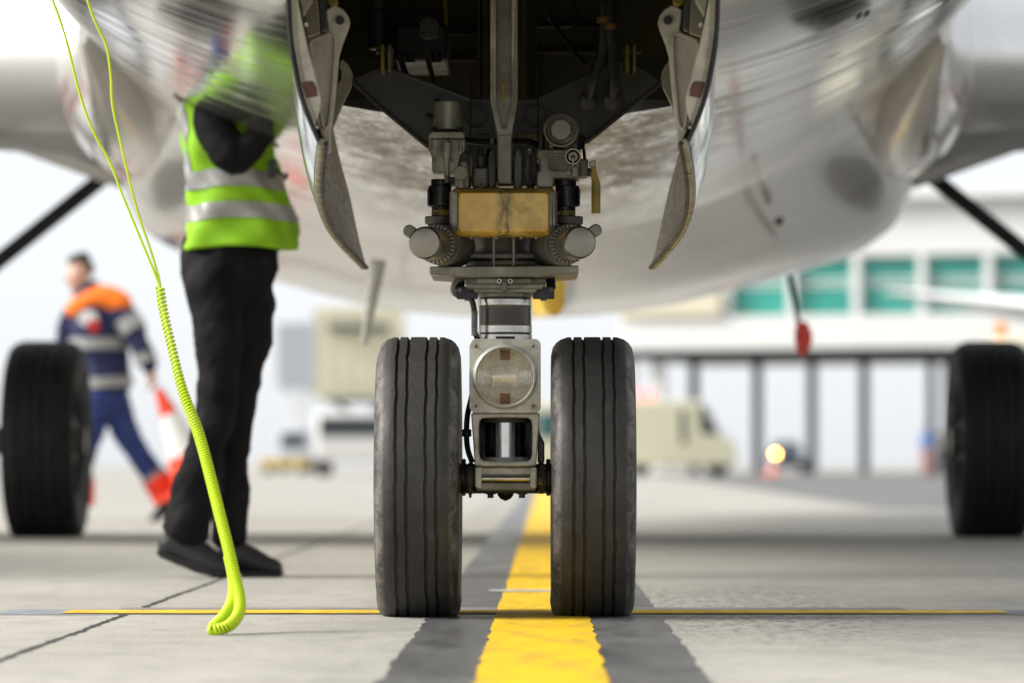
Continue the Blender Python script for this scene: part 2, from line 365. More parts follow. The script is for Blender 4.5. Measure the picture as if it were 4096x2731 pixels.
# ------------------------------------------------------------------ the ground and its markings
def struct(g, name, m): return tag(g.build(name, m, recalc=False), kind='structure')
g = G().add([(-900, -80, 0), (900, -80, 0), (900, 2200, 0), (-900, 2200, 0)], [(0, 1, 2, 3)]); struct(g, 'apron', concrete)
def gpt(px, py, z=0.):
    D = (CAMZ - z) * FPX / (py - VY); v = P(px, py, D); v.z = z; return v
g = G().add([(3.0, 25, .002), (40, 22.5, .002), (120, 22.5, .002), (120, 190, .002), (5.5, 190, .002), (3.6, 60, .002)], [(0, 1, 2, 3, 4, 5)])
struct(g, 'grey_strip', grey_ground)  # flat grey area on the right of the apron, darker than the concrete
def strip(name, pts, w, m, z, rag=0., step=.25, rs=1):
    """painted or sealed line along pts with slightly ragged edges"""
    rnd = random.Random(rs); L_ = []; 
    for i in range(len(pts) - 1):
        a, b = Vector(pts[i]), Vector(pts[i + 1]); n = max(1, int((b - a).length / step))
        for k in range(n + (i == len(pts) - 2)): L_.append(a + (b - a) * k / n)
    vs = []; fs = []
    for i, p in enumerate(L_):
        d = (L_[min(i + 1, len(L_) - 1)] - L_[max(i - 1, 0)]).normalized(); nrm = Vector((-d.y, d.x))
        for s_ in (-1, 1):
            q = p + nrm * s_ * (w / 2 + rnd.uniform(-rag, rag)); vs.append((q.x, q.y, z))
        if i: fs.append((2 * i - 2, 2 * i - 1, 2 * i + 1, 2 * i))
    return struct(G().add(vs, fs), name, m)
ld = .0041                                     # the guide line runs a touch off the aircraft axis
def lx(y, o): return (.088 + o + ld * y, y)
strip('guide_line_border', [lx(-8, 0.005), lx(20, .005)], .56, black_p, .0008, .006, .12, 3)
strip('guide_line_border', [lx(20, .005), lx(230, .005)], .56, black_p, .0008, .006, 2, 4)
strip('guide_line', [lx(-8, 0), lx(20, 0)], .225, yellow_p, .0024, .005, .1, 5)
strip('guide_line', [lx(20, 0), lx(230, 0)], .225, yellow_p, .0024, .005, 2, 6)
YS = .19                                       # the stop line across the nose wheels
strip('stop_line_border', [(-1.25, YS + .03), (-.95, YS + .03)], .40, grey_p, .0012, .006, .08, 7)
strip('stop_line_border', [(-.98, YS + .09), (1.0, YS + .09)], .46, border_p, .0016, .014, .06, 8)
strip('stop_line_border', [(.98, YS), (1.45, YS - .01)], .36, grey_p, .0012, .006, .08, 9)
strip('stop_line', [(-1.09, YS), (1.23, YS - .01)], .22, yellow_p, .0032, .006, .05, 10)
strip('cross_mark', [(-.06, 1.87), (.14, 1.87)], .17, white_p, .0040, .012, .03, 11)
rnd = random.Random(3)
for k, x in enumerate((-.93, 4.6, -6.4, 10.1, -12)):
    pts = [(x + rnd.uniform(-.004, .004), y * .5) for y in range(-12, 60)] if k == 0 else [(x, -6), (x, 200)]
    strip('pavement_joint', pts, .017 if k == 0 else .02, joint_m, .0010, .005 if k == 0 else .002, .04 if k == 0 else 4, 20 + k)
for k, y in enumerate((-5.2, 17.5, 29.5, 41.5)): strip('pavement_joint', [(-40, y), (40, y)], .02, joint_m, .0014, .003, 1, 30 + k)
# ------------------------------------------------------------------ the aircraft
AC = thing('airliner', (0, 0, 0), 'large twin-jet airliner with polished grey belly and open nose gear doors', 'airliner')
SX = [0, .25, .5, .65, .9, 1.15, 1.35, 1.55, 1.7, 1.82, 1.88, 1.86, 1.7, 1.35, .8, 0]
SZ = [0, .013, .052, .09, .18, .305, .445, .66, .92, 1.3, 1.75, 2.2, 2.8, 3.35, 3.75, 3.9]
_t = np.concatenate([[0], np.cumsum(np.hypot(np.diff(SX), np.diff(SZ)))])
SUB = 4
_q = []; 
for i in range(len(SX) - 1): _q += list(np.linspace(_t[i], _t[i + 1], SUB, endpoint=False))
_q.append(_t[-1]); hx = spline(_t, SX, _q); hz = spline(_t, SZ, _q); hx[0] = hx[-1] = 0
KD = [6.0, 6.12, 6.45, 7, 8, 9, 10, 11.1, 12.5, 14, 18, 23, 25, 28, 33, 38]
KS = [.01, .16, .34, .55, .77, .89, .955, .985, 1, 1, 1, 1, .99, .92, .58, .1]
KK = [2.30, 2.05, 1.80, 1.56, 1.385, 1.315, 1.292, 1.288, 1.288, 1.288, 1.288, 1.288, 1.33, 1.62, 2.85, 4.7]
def sD(D): return float(np.interp(D, DD_, SS_))
DD_ = np.linspace(6, 38, 801)
def pchip(xs, ys, q):
    xs = np.array(xs); ys = np.array(ys); h = np.diff(xs); d = np.diff(ys) / h; m = np.zeros(len(xs)); m[0] = d[0]; m[-1] = d[-1]
    for i in range(1, len(xs) - 1):
        if d[i - 1] * d[i] > 0: w1 = 2 * h[i] + h[i - 1]; w2 = h[i] + 2 * h[i - 1]; m[i] = (w1 + w2) / (w1 / d[i - 1] + w2 / d[i])
    k = np.clip(np.searchsorted(xs, q) - 1, 0, len(xs) - 2); t = (q - xs[k]) / h[k]
    return (2*t**3 - 3*t*t + 1) * ys[k] + (t**3 - 2*t*t + t) * h[k] * m[k] + (-2*t**3 + 3*t*t) * ys[k + 1] + (t**3 - t*t) * h[k] * m[k + 1]
SS_ = pchip(KD, KS, DD_); KK_ = pchip(KD, KK, DD_)
def kD(D): return float(np.interp(D, DD_, KK_))
def skin_z(x, D):
    s_ = sD(D); return kD(D) + s_ * float(np.interp(abs(x) / s_, hx[:9 * SUB], hz[:9 * SUB]))
NB = 2 * SUB                                  # half-section index of the bay edge (x = .5 s)
HA, HB = 3 * SUB + 2, 4 * SUB + 3             # hatch between x = .78 and 1.09
def ring(D):
    s_ = sD(D); k = kD(D); right = [Vector((hx[i] * s_, D + CAMY, k + hz[i] * s_)) for i in range(len(hx))]
    left = [Vector((-p.x, p.y, p.z)) for p in right[1:-1]]
    return right + left[::-1]
BAY0, BAY1 = 8.0, 11.1
def fuselage(name, Ds, m):
    rings = [ring(D) for D in Ds]; n = len(rings[0]); nh = len(hx); g = G(); vs = [p for r in rings for p in r]; fs = []
    for j in range(len(Ds) - 1):
        mid = (Ds[j] + Ds[j + 1]) / 2
        for i in range(n):
            inbay = BAY0 < mid < BAY1 and (i < NB or i >= n - NB)
            li = n - 1 - i                     # left half: column counted from the keel
            hatch = 13.3 < mid < 13.7 and HA <= li < HB and i > nh
            if inbay or hatch: continue
            k = (i + 1) % n; fs.append((j * n + i, j * n + k, (j + 1) * n + k, (j + 1) * n + i))
    g.add(vs, fs)
    return g.build(name, m, AC, ang=60)
Ds1 = [6, 6.03, 6.07, 6.12, 6.2, 6.3, 6.45, 6.6, 6.8] + [7 + .2 * i for i in range(20)] + [11.1] + [11.3 + .2 * i for i in range(9)] + [13.1, 13.3, 13.5, 13.7, 13.95, 14.2]
fuselage('nose_section', Ds1, polished)
Ds2 = [14.2 + .4 * i for i in range(40)] + [30.2 + .6 * i for i in range(13)] + [38]
fuselage('rear_fuselage', Ds2, greypaint)
# access hatch frame the ground worker reaches into
g = G()
for a, b in ((13.3, 13.7),):
    pts = []
    for D, col in ((a, HA), (a, HB), (b, HB), (b, HA)):
        s_ = sD(D); pts.append(Vector((-hx[col] * s_, D + CAMY, kD(D) + hz[col] * s_)))
    g.tube(pts + [pts[0]], .006, 6)
g.build('hatch_frame', castgrey, AC)
# small placards on the skin
for px, py in ((3438, 62), (3468, 52)):
    D = 11.0
    for _ in range(40):
        x = (px - VX) / FPX * D + CAMX; z = skin_z(x, D); D += .25 * ((py - P(0, 0, 1).y * 0) - (VY - (z - CAMZ) * FPX / D)) / 400
    x = (px - VX) / FPX * D + CAMX
    vs = [(x + dx, D + CAMY + dy, skin_z(x + dx, D + dy) - .0025) for dx, dy in ((-.006, -.05), (.006, -.05), (.006, .05), (-.006, .05))]
    G().add(vs, [(0, 1, 2, 3)]).build('placard', blackm, AC)

# wheel bay: walls, roof, bulkheads with stiffeners
def bayx(D): return .5 * sD(D)
ZT = 2.4
for sgn in (-1, 1):
    g = G(); secs = []
    for D in np.linspace(BAY0, BAY1 - .002, 9): secs.append([Vector((sgn * bayx(D), D + CAMY, skin_z(bayx(D), D) - .002)), Vector((sgn * bayx(D), D + CAMY, ZT))])
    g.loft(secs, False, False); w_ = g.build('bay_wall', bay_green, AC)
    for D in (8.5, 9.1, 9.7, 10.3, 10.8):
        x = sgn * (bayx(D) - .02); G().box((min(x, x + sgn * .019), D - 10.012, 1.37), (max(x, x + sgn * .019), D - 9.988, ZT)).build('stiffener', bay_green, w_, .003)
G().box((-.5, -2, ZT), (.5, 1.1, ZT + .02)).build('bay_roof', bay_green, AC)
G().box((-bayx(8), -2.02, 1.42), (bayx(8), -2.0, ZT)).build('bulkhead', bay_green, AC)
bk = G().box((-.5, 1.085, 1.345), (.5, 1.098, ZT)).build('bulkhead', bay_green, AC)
DB = 11.06
for x0, x1 in ((1545, 1562), (1905, 1922), (1928, 1952), (2088, 2110), (2142, 2150), (2398, 2412)):
    G().pbox(x0, -500, x1, 420, DB - .02, DB + .03).build('stiffener', bay_green, bk, .002)
for y0, y1 in ((205, 214), (104, 112)):
    G().pbox(2150, y0, 2398, y1, DB - .012, DB + .03).build('stiffener', bay_green, bk, .002)
    G().pbox(1562, y0 + 30, 1905, y1 + 30, DB - .012, DB + .03).build('stiffener', bay_green, bk, .002)
rv = G().pcyl(2000, 100, 7, DB - .028, DB, 8)
for x in (1915, 1940, 2099, 2146, 2290, 2405):
    for y in range(-10, 400, 46):
        G().pcyl(x, y, 6.5, DB - .028, DB, 8, 4.5).build('rivet', bay_green, bk)
# pipes and hoses in the bay
def hose(pts, r, m, name='hose', par=AC, n=8): return G().tube([P(*p) for p in pts], r, n, 6).build(name, m, par)
hose([(2195, -60, 10.9), (2195, 60, 10.9), (2215, 95, 10.9), (2290, 200, 10.85), (2345, 262, 10.8)], .006, bay_dark, 'pipe')
hose([(2262, -60, 10.95), (2300, 40, 10.95), (2305, 70, 10.95), (2290, 100, 10.95), (2255, 106, 10.95), (2150, 107, 10.95)], .006, bay_dark, 'pipe')
hose([(1777, -60, 10.6), (1781, 60, 10.6), (1784, 120, 10.6), (1782, 180, 10.6)], .005, mustard, 'pipe')
hose([(1598, 215, 10.4), (1620, 290, 10.35), (1650, 340, 10.3), (1690, 440, 10.25), (1735, 480, 10.2)], .008, bay_grey, 'pipe')
hose([(1705, 215, 10.4), (1725, 290, 10.35), (1738, 345, 10.3), (1750, 420, 10.2)], .007, castgrey, 'pipe')
for dx, ys in ((0, 0), (28, 28)):
    h = hose([(2412 + dx, -60, 10.0), (2415 + dx, 60 + ys, 10.0), (2412 + dx * 1.3, 200, 10.02), (2372 + dx * 3.0, 320, 10.05), (2352 + dx * 3.4, 392, 10.15)], .0135, blackrub)
    G().lathe(P(2414 + dx, 92 + ys, 10.0), P(2414 + dx, 68 + ys, 10.0), [(0, .015), (.2, .0165), (.8, .0165), (1, .015)], 16).build('clamp', mat('orange_band', (.2, .1, .02), .5), h)
    G().lathe(P(2352 + dx * 3.4, 410, 10.16), P(2354 + dx * 3.4, 376, 10.13), [(0, .024), (.6, .022), (1, .016)], 20).build('ferrule', bay_grey, h)
# dark equipment hanging on the left of the bay
e = G().pbox(1580, 100, 1790, 245, 10.5, 10.9).build('equipment_box', bay_dark, AC, .008)
G().prism([(1675, 90), (1700, 66), (1745, 74), (1760, 110), (1752, 150), (1700, 158), (1678, 140)], 10.47, 10.5).build('cover_plate', bay_grey, e, .003)
for x, y in ((1696, 97), (1696, 134), (1730, 76), (1732, 88)): G().pcyl(x, y, 5, 10.46, 10.48, 8).build('bolt', bay_dark, e)
for x in (1640, 1745): G().vcyl(x - 20, x + 20, 212, 252, 10.5, 16).build('connector', bay_dark, e)
e2 = G().vcyl(1470, 1555, 40, 200, 10.55, 24).build('actuator', bay_dark, AC, .006)
G().vcyl(1485, 1540, -80, 40, 10.55, 20).build('piston_rod', bay_grey, e2)

# trunnion panel behind the leg, with raised rims
TP = [(1405, 318), (1527, 262), (1880, 393), (2152, 393), (2384, 286), (2520, 236), (2650, 330), (2500, 446), (2344, 571), (2290, 640), (2240, 745), (1800, 745), (1740, 640), (1714, 589), (1500, 411)]
tp = G().prism(TP, 10.22, 10.27).build('trunnion_panel', bay_grey, AC, .004)
for line in ([(1500, 411), (1714, 589)], [(2344, 571), (2500, 446), (2640, 338)], [(1527, 266), (1880, 396)], [(2152, 396), (2384, 290), (2500, 246)], [(1405, 322), (1500, 411)]):
    G().tube([P(x, y, 10.215) for x, y in line], .0055, 8).build('rim', bay_grey, tp)
for cx in (1900, 2140):
    G().frame(circ(cx, 470, 46, 28), circ(cx, 470, 41, 28), 10.212, 10.23).build('boss_ring', bay_grey, tp, .001)
for sg in (-1, 1):
    for dx in (-14, 14):
        x = 2034 + sg * (490 + dx); G().pbox(x - 8, 178, x + 8, 286, 10.12, 10.25).build('lug', castgrey if dx * sg > 0 else mustard, tp, .004)
    G().cyl(P(2034 + sg * 458, 208, 10.18), P(2034 + sg * 530, 208, 10.18), .008).build('hinge_pin', darkgrey, tp, .001)

# drag brace with a recessed web
BR = [(1960, -120), (2071, -120), (2071, 402), (2060, 470), (2048, 560), (2047, 738), (1990, 738), (1988, 560), (1975, 470), (1961, 402)]
br = G().prism(BR, 9.80, 9.86).build('drag_brace', castgrey, AC, .004)
RO = [(1960, -120), (2071, -120), (2071, 402), (2060, 470), (2045, 540), (1992, 540), (1975, 470), (1961, 402)]
RI = [(1984, -118), (2046, -118), (2046, 402), (2036, 470), (2024, 515), (2006, 515), (1996, 470), (1985, 402)]
G().frame(RO, RI, 9.775, 9.802).build('brace_flange', castgrey, br, .004)
G().pbox(2004, 330, 2020, 398, 9.796, 9.81).build('label_plate', mustard, br, .001)
G().lathe(P(1951, 700, 9.9), P(2089, 700, 9.9), [(0, .012), (.05, .018), (.95, .018), (1, .012)], 20).build('brace_pin', darkgrey, br)
for x0, x1 in ((1951, 1984), (2053, 2089)):
    G().prism([(x0, 752), (x0, 640), (x0 + 6, 608), (x0 + 16, 594), (x1 - 8, 598), (x1, 625), (x1, 752)], 9.84, 10.0).build('brace_lug', darkgrey, AC, .004)
    G().pcyl((x0 + x1) / 2 - 2, 738, 8, 9.83, 9.85, 6).build('bolt', darkgrey, AC)

# hydraulic valve, left of the brace
v = G().vcyl(1739, 1842, 406, 524, 9.82, 40, 1731, 1846).build('valve_canister', mat('olive_canister', (.40, .41, .32), .34, .5, var=.3, sc=10, dirt=(.1, .1, .06), da=.5, ds=12), AC, .003)
G().prism([(1714, 534), (1728, 526), (1846, 526), (1859, 534), (1859, 553), (1714, 553)], 9.75, 9.9).build('flange', castgrey, v, .003)
for x in (1733, 1840): G().vcyl(x - 13, x + 13, 508, 527, 9.765, 6).build('bolt', blackm, v)
vb = G().prism([(1716, 557), (1861, 557), (1861, 600), (1840, 625), (1830, 690), (1776, 690), (1770, 684), (1728, 684), (1726, 615), (1716, 605)], 9.77, 9.92).build('valve_body', castgrey, AC, .005)
for x in (1722, 1760, 1800, 1842): G().vcyl(x - 9, x + 9, 558, 606, 9.772, 12).build('boss', castgrey, vb, .001)
G().lathe(P(1788, 700, 9.755), P(1788, 572, 9.755), [(0, .006), (.55, .007), (.62, .0105), (1, .0112)], 20).build('port_tube', castgrey, vb)
G().lathe(P(1788, 574, 9.755), P(1788, 569, 9.755), [(0, .008), (1, .008)], 16).build('port_cap', blackm, vb)
G().vcyl(1777, 1800, 690, 730, 9.8, 14).build('drain_stub', darkgrey, vb)
d2 = G().prism([(1819, 752), (1819, 690), (1838, 672), (1838, 640), (1874, 640), (1877, 752)], 9.76, 9.9).build('pressure_block', castgrey, AC, .006)
G().pcyl(1843, 691, 28, 9.72, 9.77, 36).build('end_disc', castgrey, d2, .002)
G().vcyl(1829, 1858, 712, 752, 9.745, 20).build('neck', castgrey, d2)
b2 = G().pbox(1890, 669, 1952, 752, 9.82, 9.98).build('sensor_block', darkgrey, AC, .005)
G().vcyl(1905, 1940, 620, 670, 9.86, 16).build('sensor_plug', darkgrey, b2, .003)
G().vcyl(1912, 1930, 596, 622, 9.86, 12).build('sensor_nut', blackm, b2, .002)
G().frame(circ(1925, 738, 13, 20), circ(1925, 738, 8.5, 20), 9.81, 9.83).build('ring', mustard, b2)
G().pcyl(1925, 738, 9, 9.815, 9.83, 16).build('plug', blackm, b2)
hose([(1838, 553, 9.93), (1890, 566, 9.92), (1970, 570, 9.92), (2070, 566, 9.92), (2130, 572, 9.92), (2165, 595, 9.9)], .008, blackrub)
for x0, y0, x1, y1 in ((1905, 535, 1960, 562), (2075, 532, 2148, 562)): G().pbox(x0, y0, x1, y1, 10.0, 10.1).build('bracket', mustard if x0 > 2000 else bay_grey, AC, .003)
for x in (1882, 2152): hose([(x, 300, 9.96), (x, 520, 9.95), (x - 2, 752, 9.93)], .0016, blackrub, 'lock_wire')

for pts, r_, m_ in (([(1868, 612, 9.86), (1885, 640, 9.84), (1884, 690, 9.84), (1895, 720, 9.84)], .0045, castgrey), ([(1956, 600, 9.9), (1948, 640, 9.88), (1950, 700, 9.88), (1946, 748, 9.86)], .004, blackrub),
                    ([(2095, 590, 9.9), (2110, 640, 9.87), (2108, 700, 9.86), (2125, 748, 9.84)], .0055, castgrey), ([(2130, 600, 9.88), (2140, 660, 9.85), (2136, 720, 9.84), (2150, 735, 9.82)], .0035, darkgrey),
                    ([(2335, 600, 9.9), (2338, 640, 9.86), (2330, 690, 9.86)], .004, darkgrey)):
    h_ = hose(pts, r_, m_, 'pipe')
    a_, b_ = P(*pts[-1]), P(*pts[-2]); G().cyl(a_, a_.lerp(b_, .3), r_ * 1.9, n=6).build('pipe_nut', darkgrey, h_)
for x, y in ((1968, 560), (1972, 640), (2070, 620), (2118, 600), (2300, 585), (2205, 585), (1735, 640), (1808, 640)):
    G().pcyl(x, y, 9, 9.76 if x > 2150 or x < 1830 else 9.83, 9.9, 6).build('bolt', darkgrey, AC, .0008)
# filter housing and valve block, right of the brace
fl = G().lathe(P(2244, 520, 9.70), P(2244, 520, 9.92), [(0, .0365), (.02, .0405), (.2, .0415), (.24, .039), (1, .039)], 48, False)
fl.lathe(P(2244, 520, 9.70), P(2244, 520, 9.725), [(0, .0365), (.3, .0345), (1, .033)], 48, False)
fh = fl.build('filter_housing', castgrey, AC, 0, 30)
G().pcyl(2244, 520, 58, 9.724, 9.9, 40).build('filter_bowl', darkgrey, fh)
G().prism(circ(2244, 519, 43, 8, .28), 9.708, 9.73).build('octagon_cap', castgrey, fh, .002)
G().prism([(2228, 452), (2268, 448), (2268, 458), (2228, 460)], 9.70, 9.73).build('band_clamp', blackm, fh, .001)
vbk = G().prism([(2147, 597), (2319, 597), (2319, 712), (2215, 712), (2212, 752), (2147, 752), (2147, 690), (2160, 680), (2160, 640), (2147, 632)], 9.78, 9.94).build('valve_block', castgrey, AC, .005)
G().frame(rrect(2188, 614, 2272, 690, 14), rrect(2196, 621, 2264, 683, 12), 9.772, 9.785).build('pocket_rim', castgrey, vbk, .002)
G().prism(rrect(2196, 621, 2264, 683, 12), 9.779, 9.785).build('pocket_floor', darkgrey, vbk)
G().frame(circ(2292, 626, 33, 36), circ(2292, 626, 26, 36), 9.73, 9.79).build('gold_ring', mat('gold_ring', (.42, .33, .2), .35, .8, var=.3, sc=20), vbk, .001)
G().pcyl(2292, 628, 20, 9.735, 9.79, 28).build('dial', capsteel, vbk, .001)
G().pcyl(2292, 628, 9, 9.728, 9.74, 16).build('hub_nut', blackm, vbk)
G().pbox(2288, 630, 2297, 664, 9.722, 9.736).build('pointer', capsteel, vbk, .001)
G().pcyl(2275, 692, 11, 9.765, 9.79, 20).build('plug', castgrey, vbk, .001)
G().pbox(2288, 668, 2312, 708, 9.762, 9.79).build('lever_clevis', castgrey, vbk, .002)
G().pbox(2317, 636, 2352, 704, 9.79, 9.88).build('outlet_block', darkgrey, vbk, .004)
G().cyl(P(2348, 690, 9.83), P(2372, 690, 9.83), .010).build('outlet_stub', darkgrey, vbk)
for x, y in ((2166, 560), (2326, 560)): G().vcyl(x - 14, x + 14, y - 18, y + 38, 9.82, 6).build('bolt', blackm, vbk)
hd = G().prism([(2366, 650), (2382, 640), (2383, 682), (2402, 735), (2402, 853), (2366, 854), (2366, 720), (2362, 700)], 9.80, 9.812).build('release_handle', mustard, AC, .002)
G().pcyl(2370, 655, 13, 9.785, 9.81, 24).build('pivot_bolt', capsteel, hd, .001)
G().pbox(2366, 720, 2370, 853, 9.792, 9.812).build('handle_rib', mustard, hd, .001)

# steering swivels: black cylinders, clamps and discs on both sides
for x0, x1, c0, c1, q0, q1, k0, k1 in ((1714, 1806, 1724, 1803, 1700, 1806, 1726, 1803), (2222, 2317, 2216, 2305, 2222, 2332, 2225, 2302)):
    sw = G().vcyl(x0, x1, 744, 828, 9.86, 40).build('swivel_cylinder', blackm, AC, .002)
    G().vcyl(c0, c1, 718, 745, 9.86, 40).build('cylinder_cap', blackm, sw, .002)
    G().vcyl(c0 + 3, c1 - 3, 826, 846, 9.86, 36).build('neck', blackm, sw)
    G().vcyl(k0, k1, 842, 864, 9.86, 36).build('clamp', mustard, sw, .001)
    for kx in (k0 + 10, k1 - 10): G().pcyl(kx, 853, 7, 9.80, 9.86, 10).build('bolt', blackm, sw, .0005)
    out = x0 if x0 < 2000 else x1
    G().pbox(min(out, out + (-2 if x0 < 2000 else 2)) - 3, 756, out + 4, 820, 9.83, 9.88).build('side_plate', blackm, sw, .001)
    dc = G().vcyl(q0, q1, 866, 897, 9.86, 40).build('swivel_disc', darkgrey, AC, .002)
    G().vcyl(q0 + 12, q1 - 6, 896, 912, 9.86, 36).build('disc_collar', blackm, dc)

# gold cover box on the front of the leg
def boxsec(x0, y0, x1, y1, D, r): return [P(x, y, D) for x, y in rrect(x0, y0, x1, y1, r, 5)]
g = G().loft([boxsec(1803, 752, 2224, 954, 9.90, 26), boxsec(1803, 752, 2224, 948, 9.80, 26), boxsec(1812, 757, 2215, 940, 9.755, 24), boxsec(1836, 772, 2193, 924, 9.735, 16)])
gb = g.build('cover_box', goldplastic, AC, .002, 50)
g = G()
for sg in (-1, 1):
    x_ = lambda a: 2013.5 + sg * a
    pl = [P(x_(212), 768, 9.80), P(x_(203), 764, 9.752), P(x_(182), 775, 9.735), P(x_(182), 922, 9.735), P(x_(203), 938, 9.752), P(x_(212), 944, 9.80)]
    off = Vector((sg * .002, -.0022, 0)); pl = [p + off for p in pl]
    G().add(pl, [(0, 1, 4, 5), (1, 2, 3, 4)]).build('side_facet', mat('facet_metal', (.50, .50, .47), .35, .35, var=.3, sc=20), gb, 0, 20)
G().add([P(2204, 812, 9.743) + Vector((.0035, -.0032, 0)), P(2220, 812, 9.77) + Vector((.0035, -.0032, 0)), P(2220, 912, 9.77) + Vector((.0035, -.0032, 0)), P(2204, 912, 9.743) + Vector((.0035, -.0032, 0))], [(0, 1, 2, 3)]).build('placard', mat('blue_placard', (.16, .17, .24), .5, var=.5, sc=140), gb)
for x in (1885, 1985, 2085, 2145): G().vcyl(x - 6, x + 6, 946, 957, 9.76, 6).build('bolt', castgrey, gb)
for x in (1850, 1990, 2070, 2150): G().vcyl(x - 6, x + 6, 746, 754, 9.78, 6).build('bolt', castgrey, gb)

# steering cylinders with rounded caps, castellated rings and ears
for sg, cx, cy, rx, ry, ex, ey in ((-1, 1697, 971, 1757, 979, 1634, 922), (1, 2323, 969, 2262, 979, 2386, 919)):
    a = P(cx, cy, 9.60); b = P(rx, ry, 9.76); d = (b - a)
    far = a + d * 1.6; Lm = (far - a).length
    r_ = .0385
    st = G().lathe(a, far, [(0, .001), (.003, r_ * .6), (.01, r_ * .88), (.03, r_ * .985), (.06, r_), (.30, r_), (.31, r_ * .97), (1, r_ * .97)], 56).build('steering_cylinder', capsteel, AC)
    rg = G().lathe(a + d * .80, a + d * 1.05, [(0, r_ * .99), (0, r_ * 1.16), (.3, r_ * 1.2), (1, r_ * 1.2), (1, r_ * .99)], 56, False).build('lock_ring', darkgrey, st)
    dn = d.normalized(); u = dn.orthogonal().normalized(); w = dn.cross(u)
    for k in range(28):
        an = 2 * math.pi * k / 28; c_ = a + d * .79 + (u * math.cos(an) + w * math.sin(an)) * r_ * 1.08
        t_ = (-u * math.sin(an) + w * math.cos(an)); ra = (u * math.cos(an) + w * math.sin(an))
        vs = [c_ + t_ * i * .0028 + ra * j * .0042 + dn * k2 * .006 for k2 in (-1, 1) for j in (-1, 1) for i in (-1, 1)]
        G().add(vs, [(0, 1, 3, 2), (4, 6, 7, 5), (0, 4, 5, 1), (2, 3, 7, 6), (0, 2, 6, 4), (1, 5, 7, 3)]).build('ring_tooth', castgrey, st)
    G().lathe(a + d * 1.05, far + d * .5, [(0, r_ * 1.25), (.3, r_ * 1.3), (1, r_ * 1.3)], 40).build('cylinder_barrel', darkgrey, st, .002)
    tip = P(ex, ey, 9.66); base = a + d * .35
    dr = (tip - base).normalized(); sd_ = dr.cross(Vector((0, 1, 0))).normalized()
    poly = [base + sd_ * .014, base - sd_ * .014]
    for k in range(9):
        an = R(-90 + 180 * k / 8); poly.append(tip - sd_ * .0155 * math.cos(an + math.pi / 2) * -1 * -1 + dr * .012 * math.sin(an + math.pi / 2) - sd_ * 0)
    poly = [base + sd_ * .012, base - sd_ * .012] + [tip - sd_ * .0145 * math.cos(R(180 * k / 8)) + dr * .0125 * math.sin(R(180 * k / 8)) for k in range(9)]
    n_ = len(poly); dy = Vector((0, .022, 0))
    G().add(poly + [p + dy for p in poly], [tuple(range(n_)), tuple(range(2 * n_ - 1, n_ - 1, -1))] + [(i, i + n_, (i + 1) % n_ + n_, (i + 1) % n_) for i in range(n_)]).build('ear', castgrey, st, .003)

# collar below the box
sp = G().lathe(P(2015, 1062, 10.0), P(2015, 930, 10.0), [(0, .086), (.1, .086), (.25, .078), (.5, .072), (.8, .078), (1, .086)], 48).build('steering_spool', darkgrey, AC)
G().pbox(1852, 1012, 2182, 1036, 9.90, 10.1).build('spool_plate', darkgrey, sp, .003)
G().lathe(P(2023, 1066, 9.99), P(2023, 1046, 9.99), [(0, .099), (.7, .097), (1, .09)], 56).build('seal_ring', castgrey, sp)
for x in (1975, 2055): G().vcyl(x - 6, x + 6, 952, 1068, 9.83, 14).build('tie_rod', castgrey, sp)
pl = G().prism([(1718, 1066), (2315, 1062), (2315, 1092), (2160, 1106), (1880, 1108), (1718, 1096)], 9.80, 10.16).build('steering_plate', castgrey, AC, .003)
for x in (1760, 2278): G().vcyl(x - 8, x + 8, 1058, 1068, 9.84, 6).build('bolt', darkgrey, pl)
cb = G().pbox(1857, 1108, 2184, 1136, 9.86, 10.12).build('collar_block', darkgrey, AC, .006)
G().pbox(1910, 1112, 2128, 1133, 9.845, 9.87).build('front_pad', castgrey, cb, .003)
G().prism([(1861, 1135), (2180, 1135), (2168, 1154), (1874, 1154)], 9.87, 10.1).build('collar_step', castgrey, cb, .002)
G().prism([(1892, 1153), (2151, 1153), (2140, 1169), (1900, 1169)], 9.885, 10.1).build('collar_step', castgrey, cb, .002)
G().pbox(2008, 1124, 2028, 1164, 9.838, 9.88).build('front_tab', darkgrey, cb, .002)
for x in (1997, 2041):
    G().frame(circ(x, 1124, 10, 20), circ(x, 1124, 5, 20), 9.832, 9.86).build('bolt', steel, cb, .0006); G().pcyl(x, 1124, 6, 9.84, 9.86, 6).build('bolt_socket', blackm, cb)
for x0, x1 in ((1826, 1912), (2130, 2218)):
    bk_ = G().prism(rrect(x0, 1147, x1, 1196, 7), 9.95, 9.965).build('side_bracket', blackm, AC, .001)
    xm = x0 + 14 if x0 < 2000 else x1 - 14
    G().pcyl(xm, 1160, 9, 9.94, 9.96, 6).build('bolt', darkgrey, bk_)
    G().vcyl((x0 + x1) / 2 - 12, (x0 + x1) / 2 + 14, 1190, 1203, 9.96, 16).build('stud', darkgrey, bk_)
    G().tube([P(xm + (25 if x0 < 2000 else -25), 1104, 9.98), P(xm, 1126, 9.97), P(xm, 1150, 9.96)], .012, 12).build('bracket_arm', blackm, bk_)
hose([(1895, 1108, 9.98), (1850, 1112, 9.96), (1822, 1130, 9.95), (1812, 1155, 9.95), (1822, 1176, 9.96), (1850, 1188, 9.97)], .0068, greyhose)
hz_ = hose([(1880, 1186, 9.96), (1892, 1215, 9.95), (1898, 1260, 9.95), (1898, 1320, 9.95), (1910, 1365, 9.96), (1906, 1480, 10.0), (1888, 1580, 9.99), (1870, 1660, 9.98), (1866, 1740, 9.98), (1872, 1800, 9.98), (1890, 1850, 9.98)], .0070, blackrub)
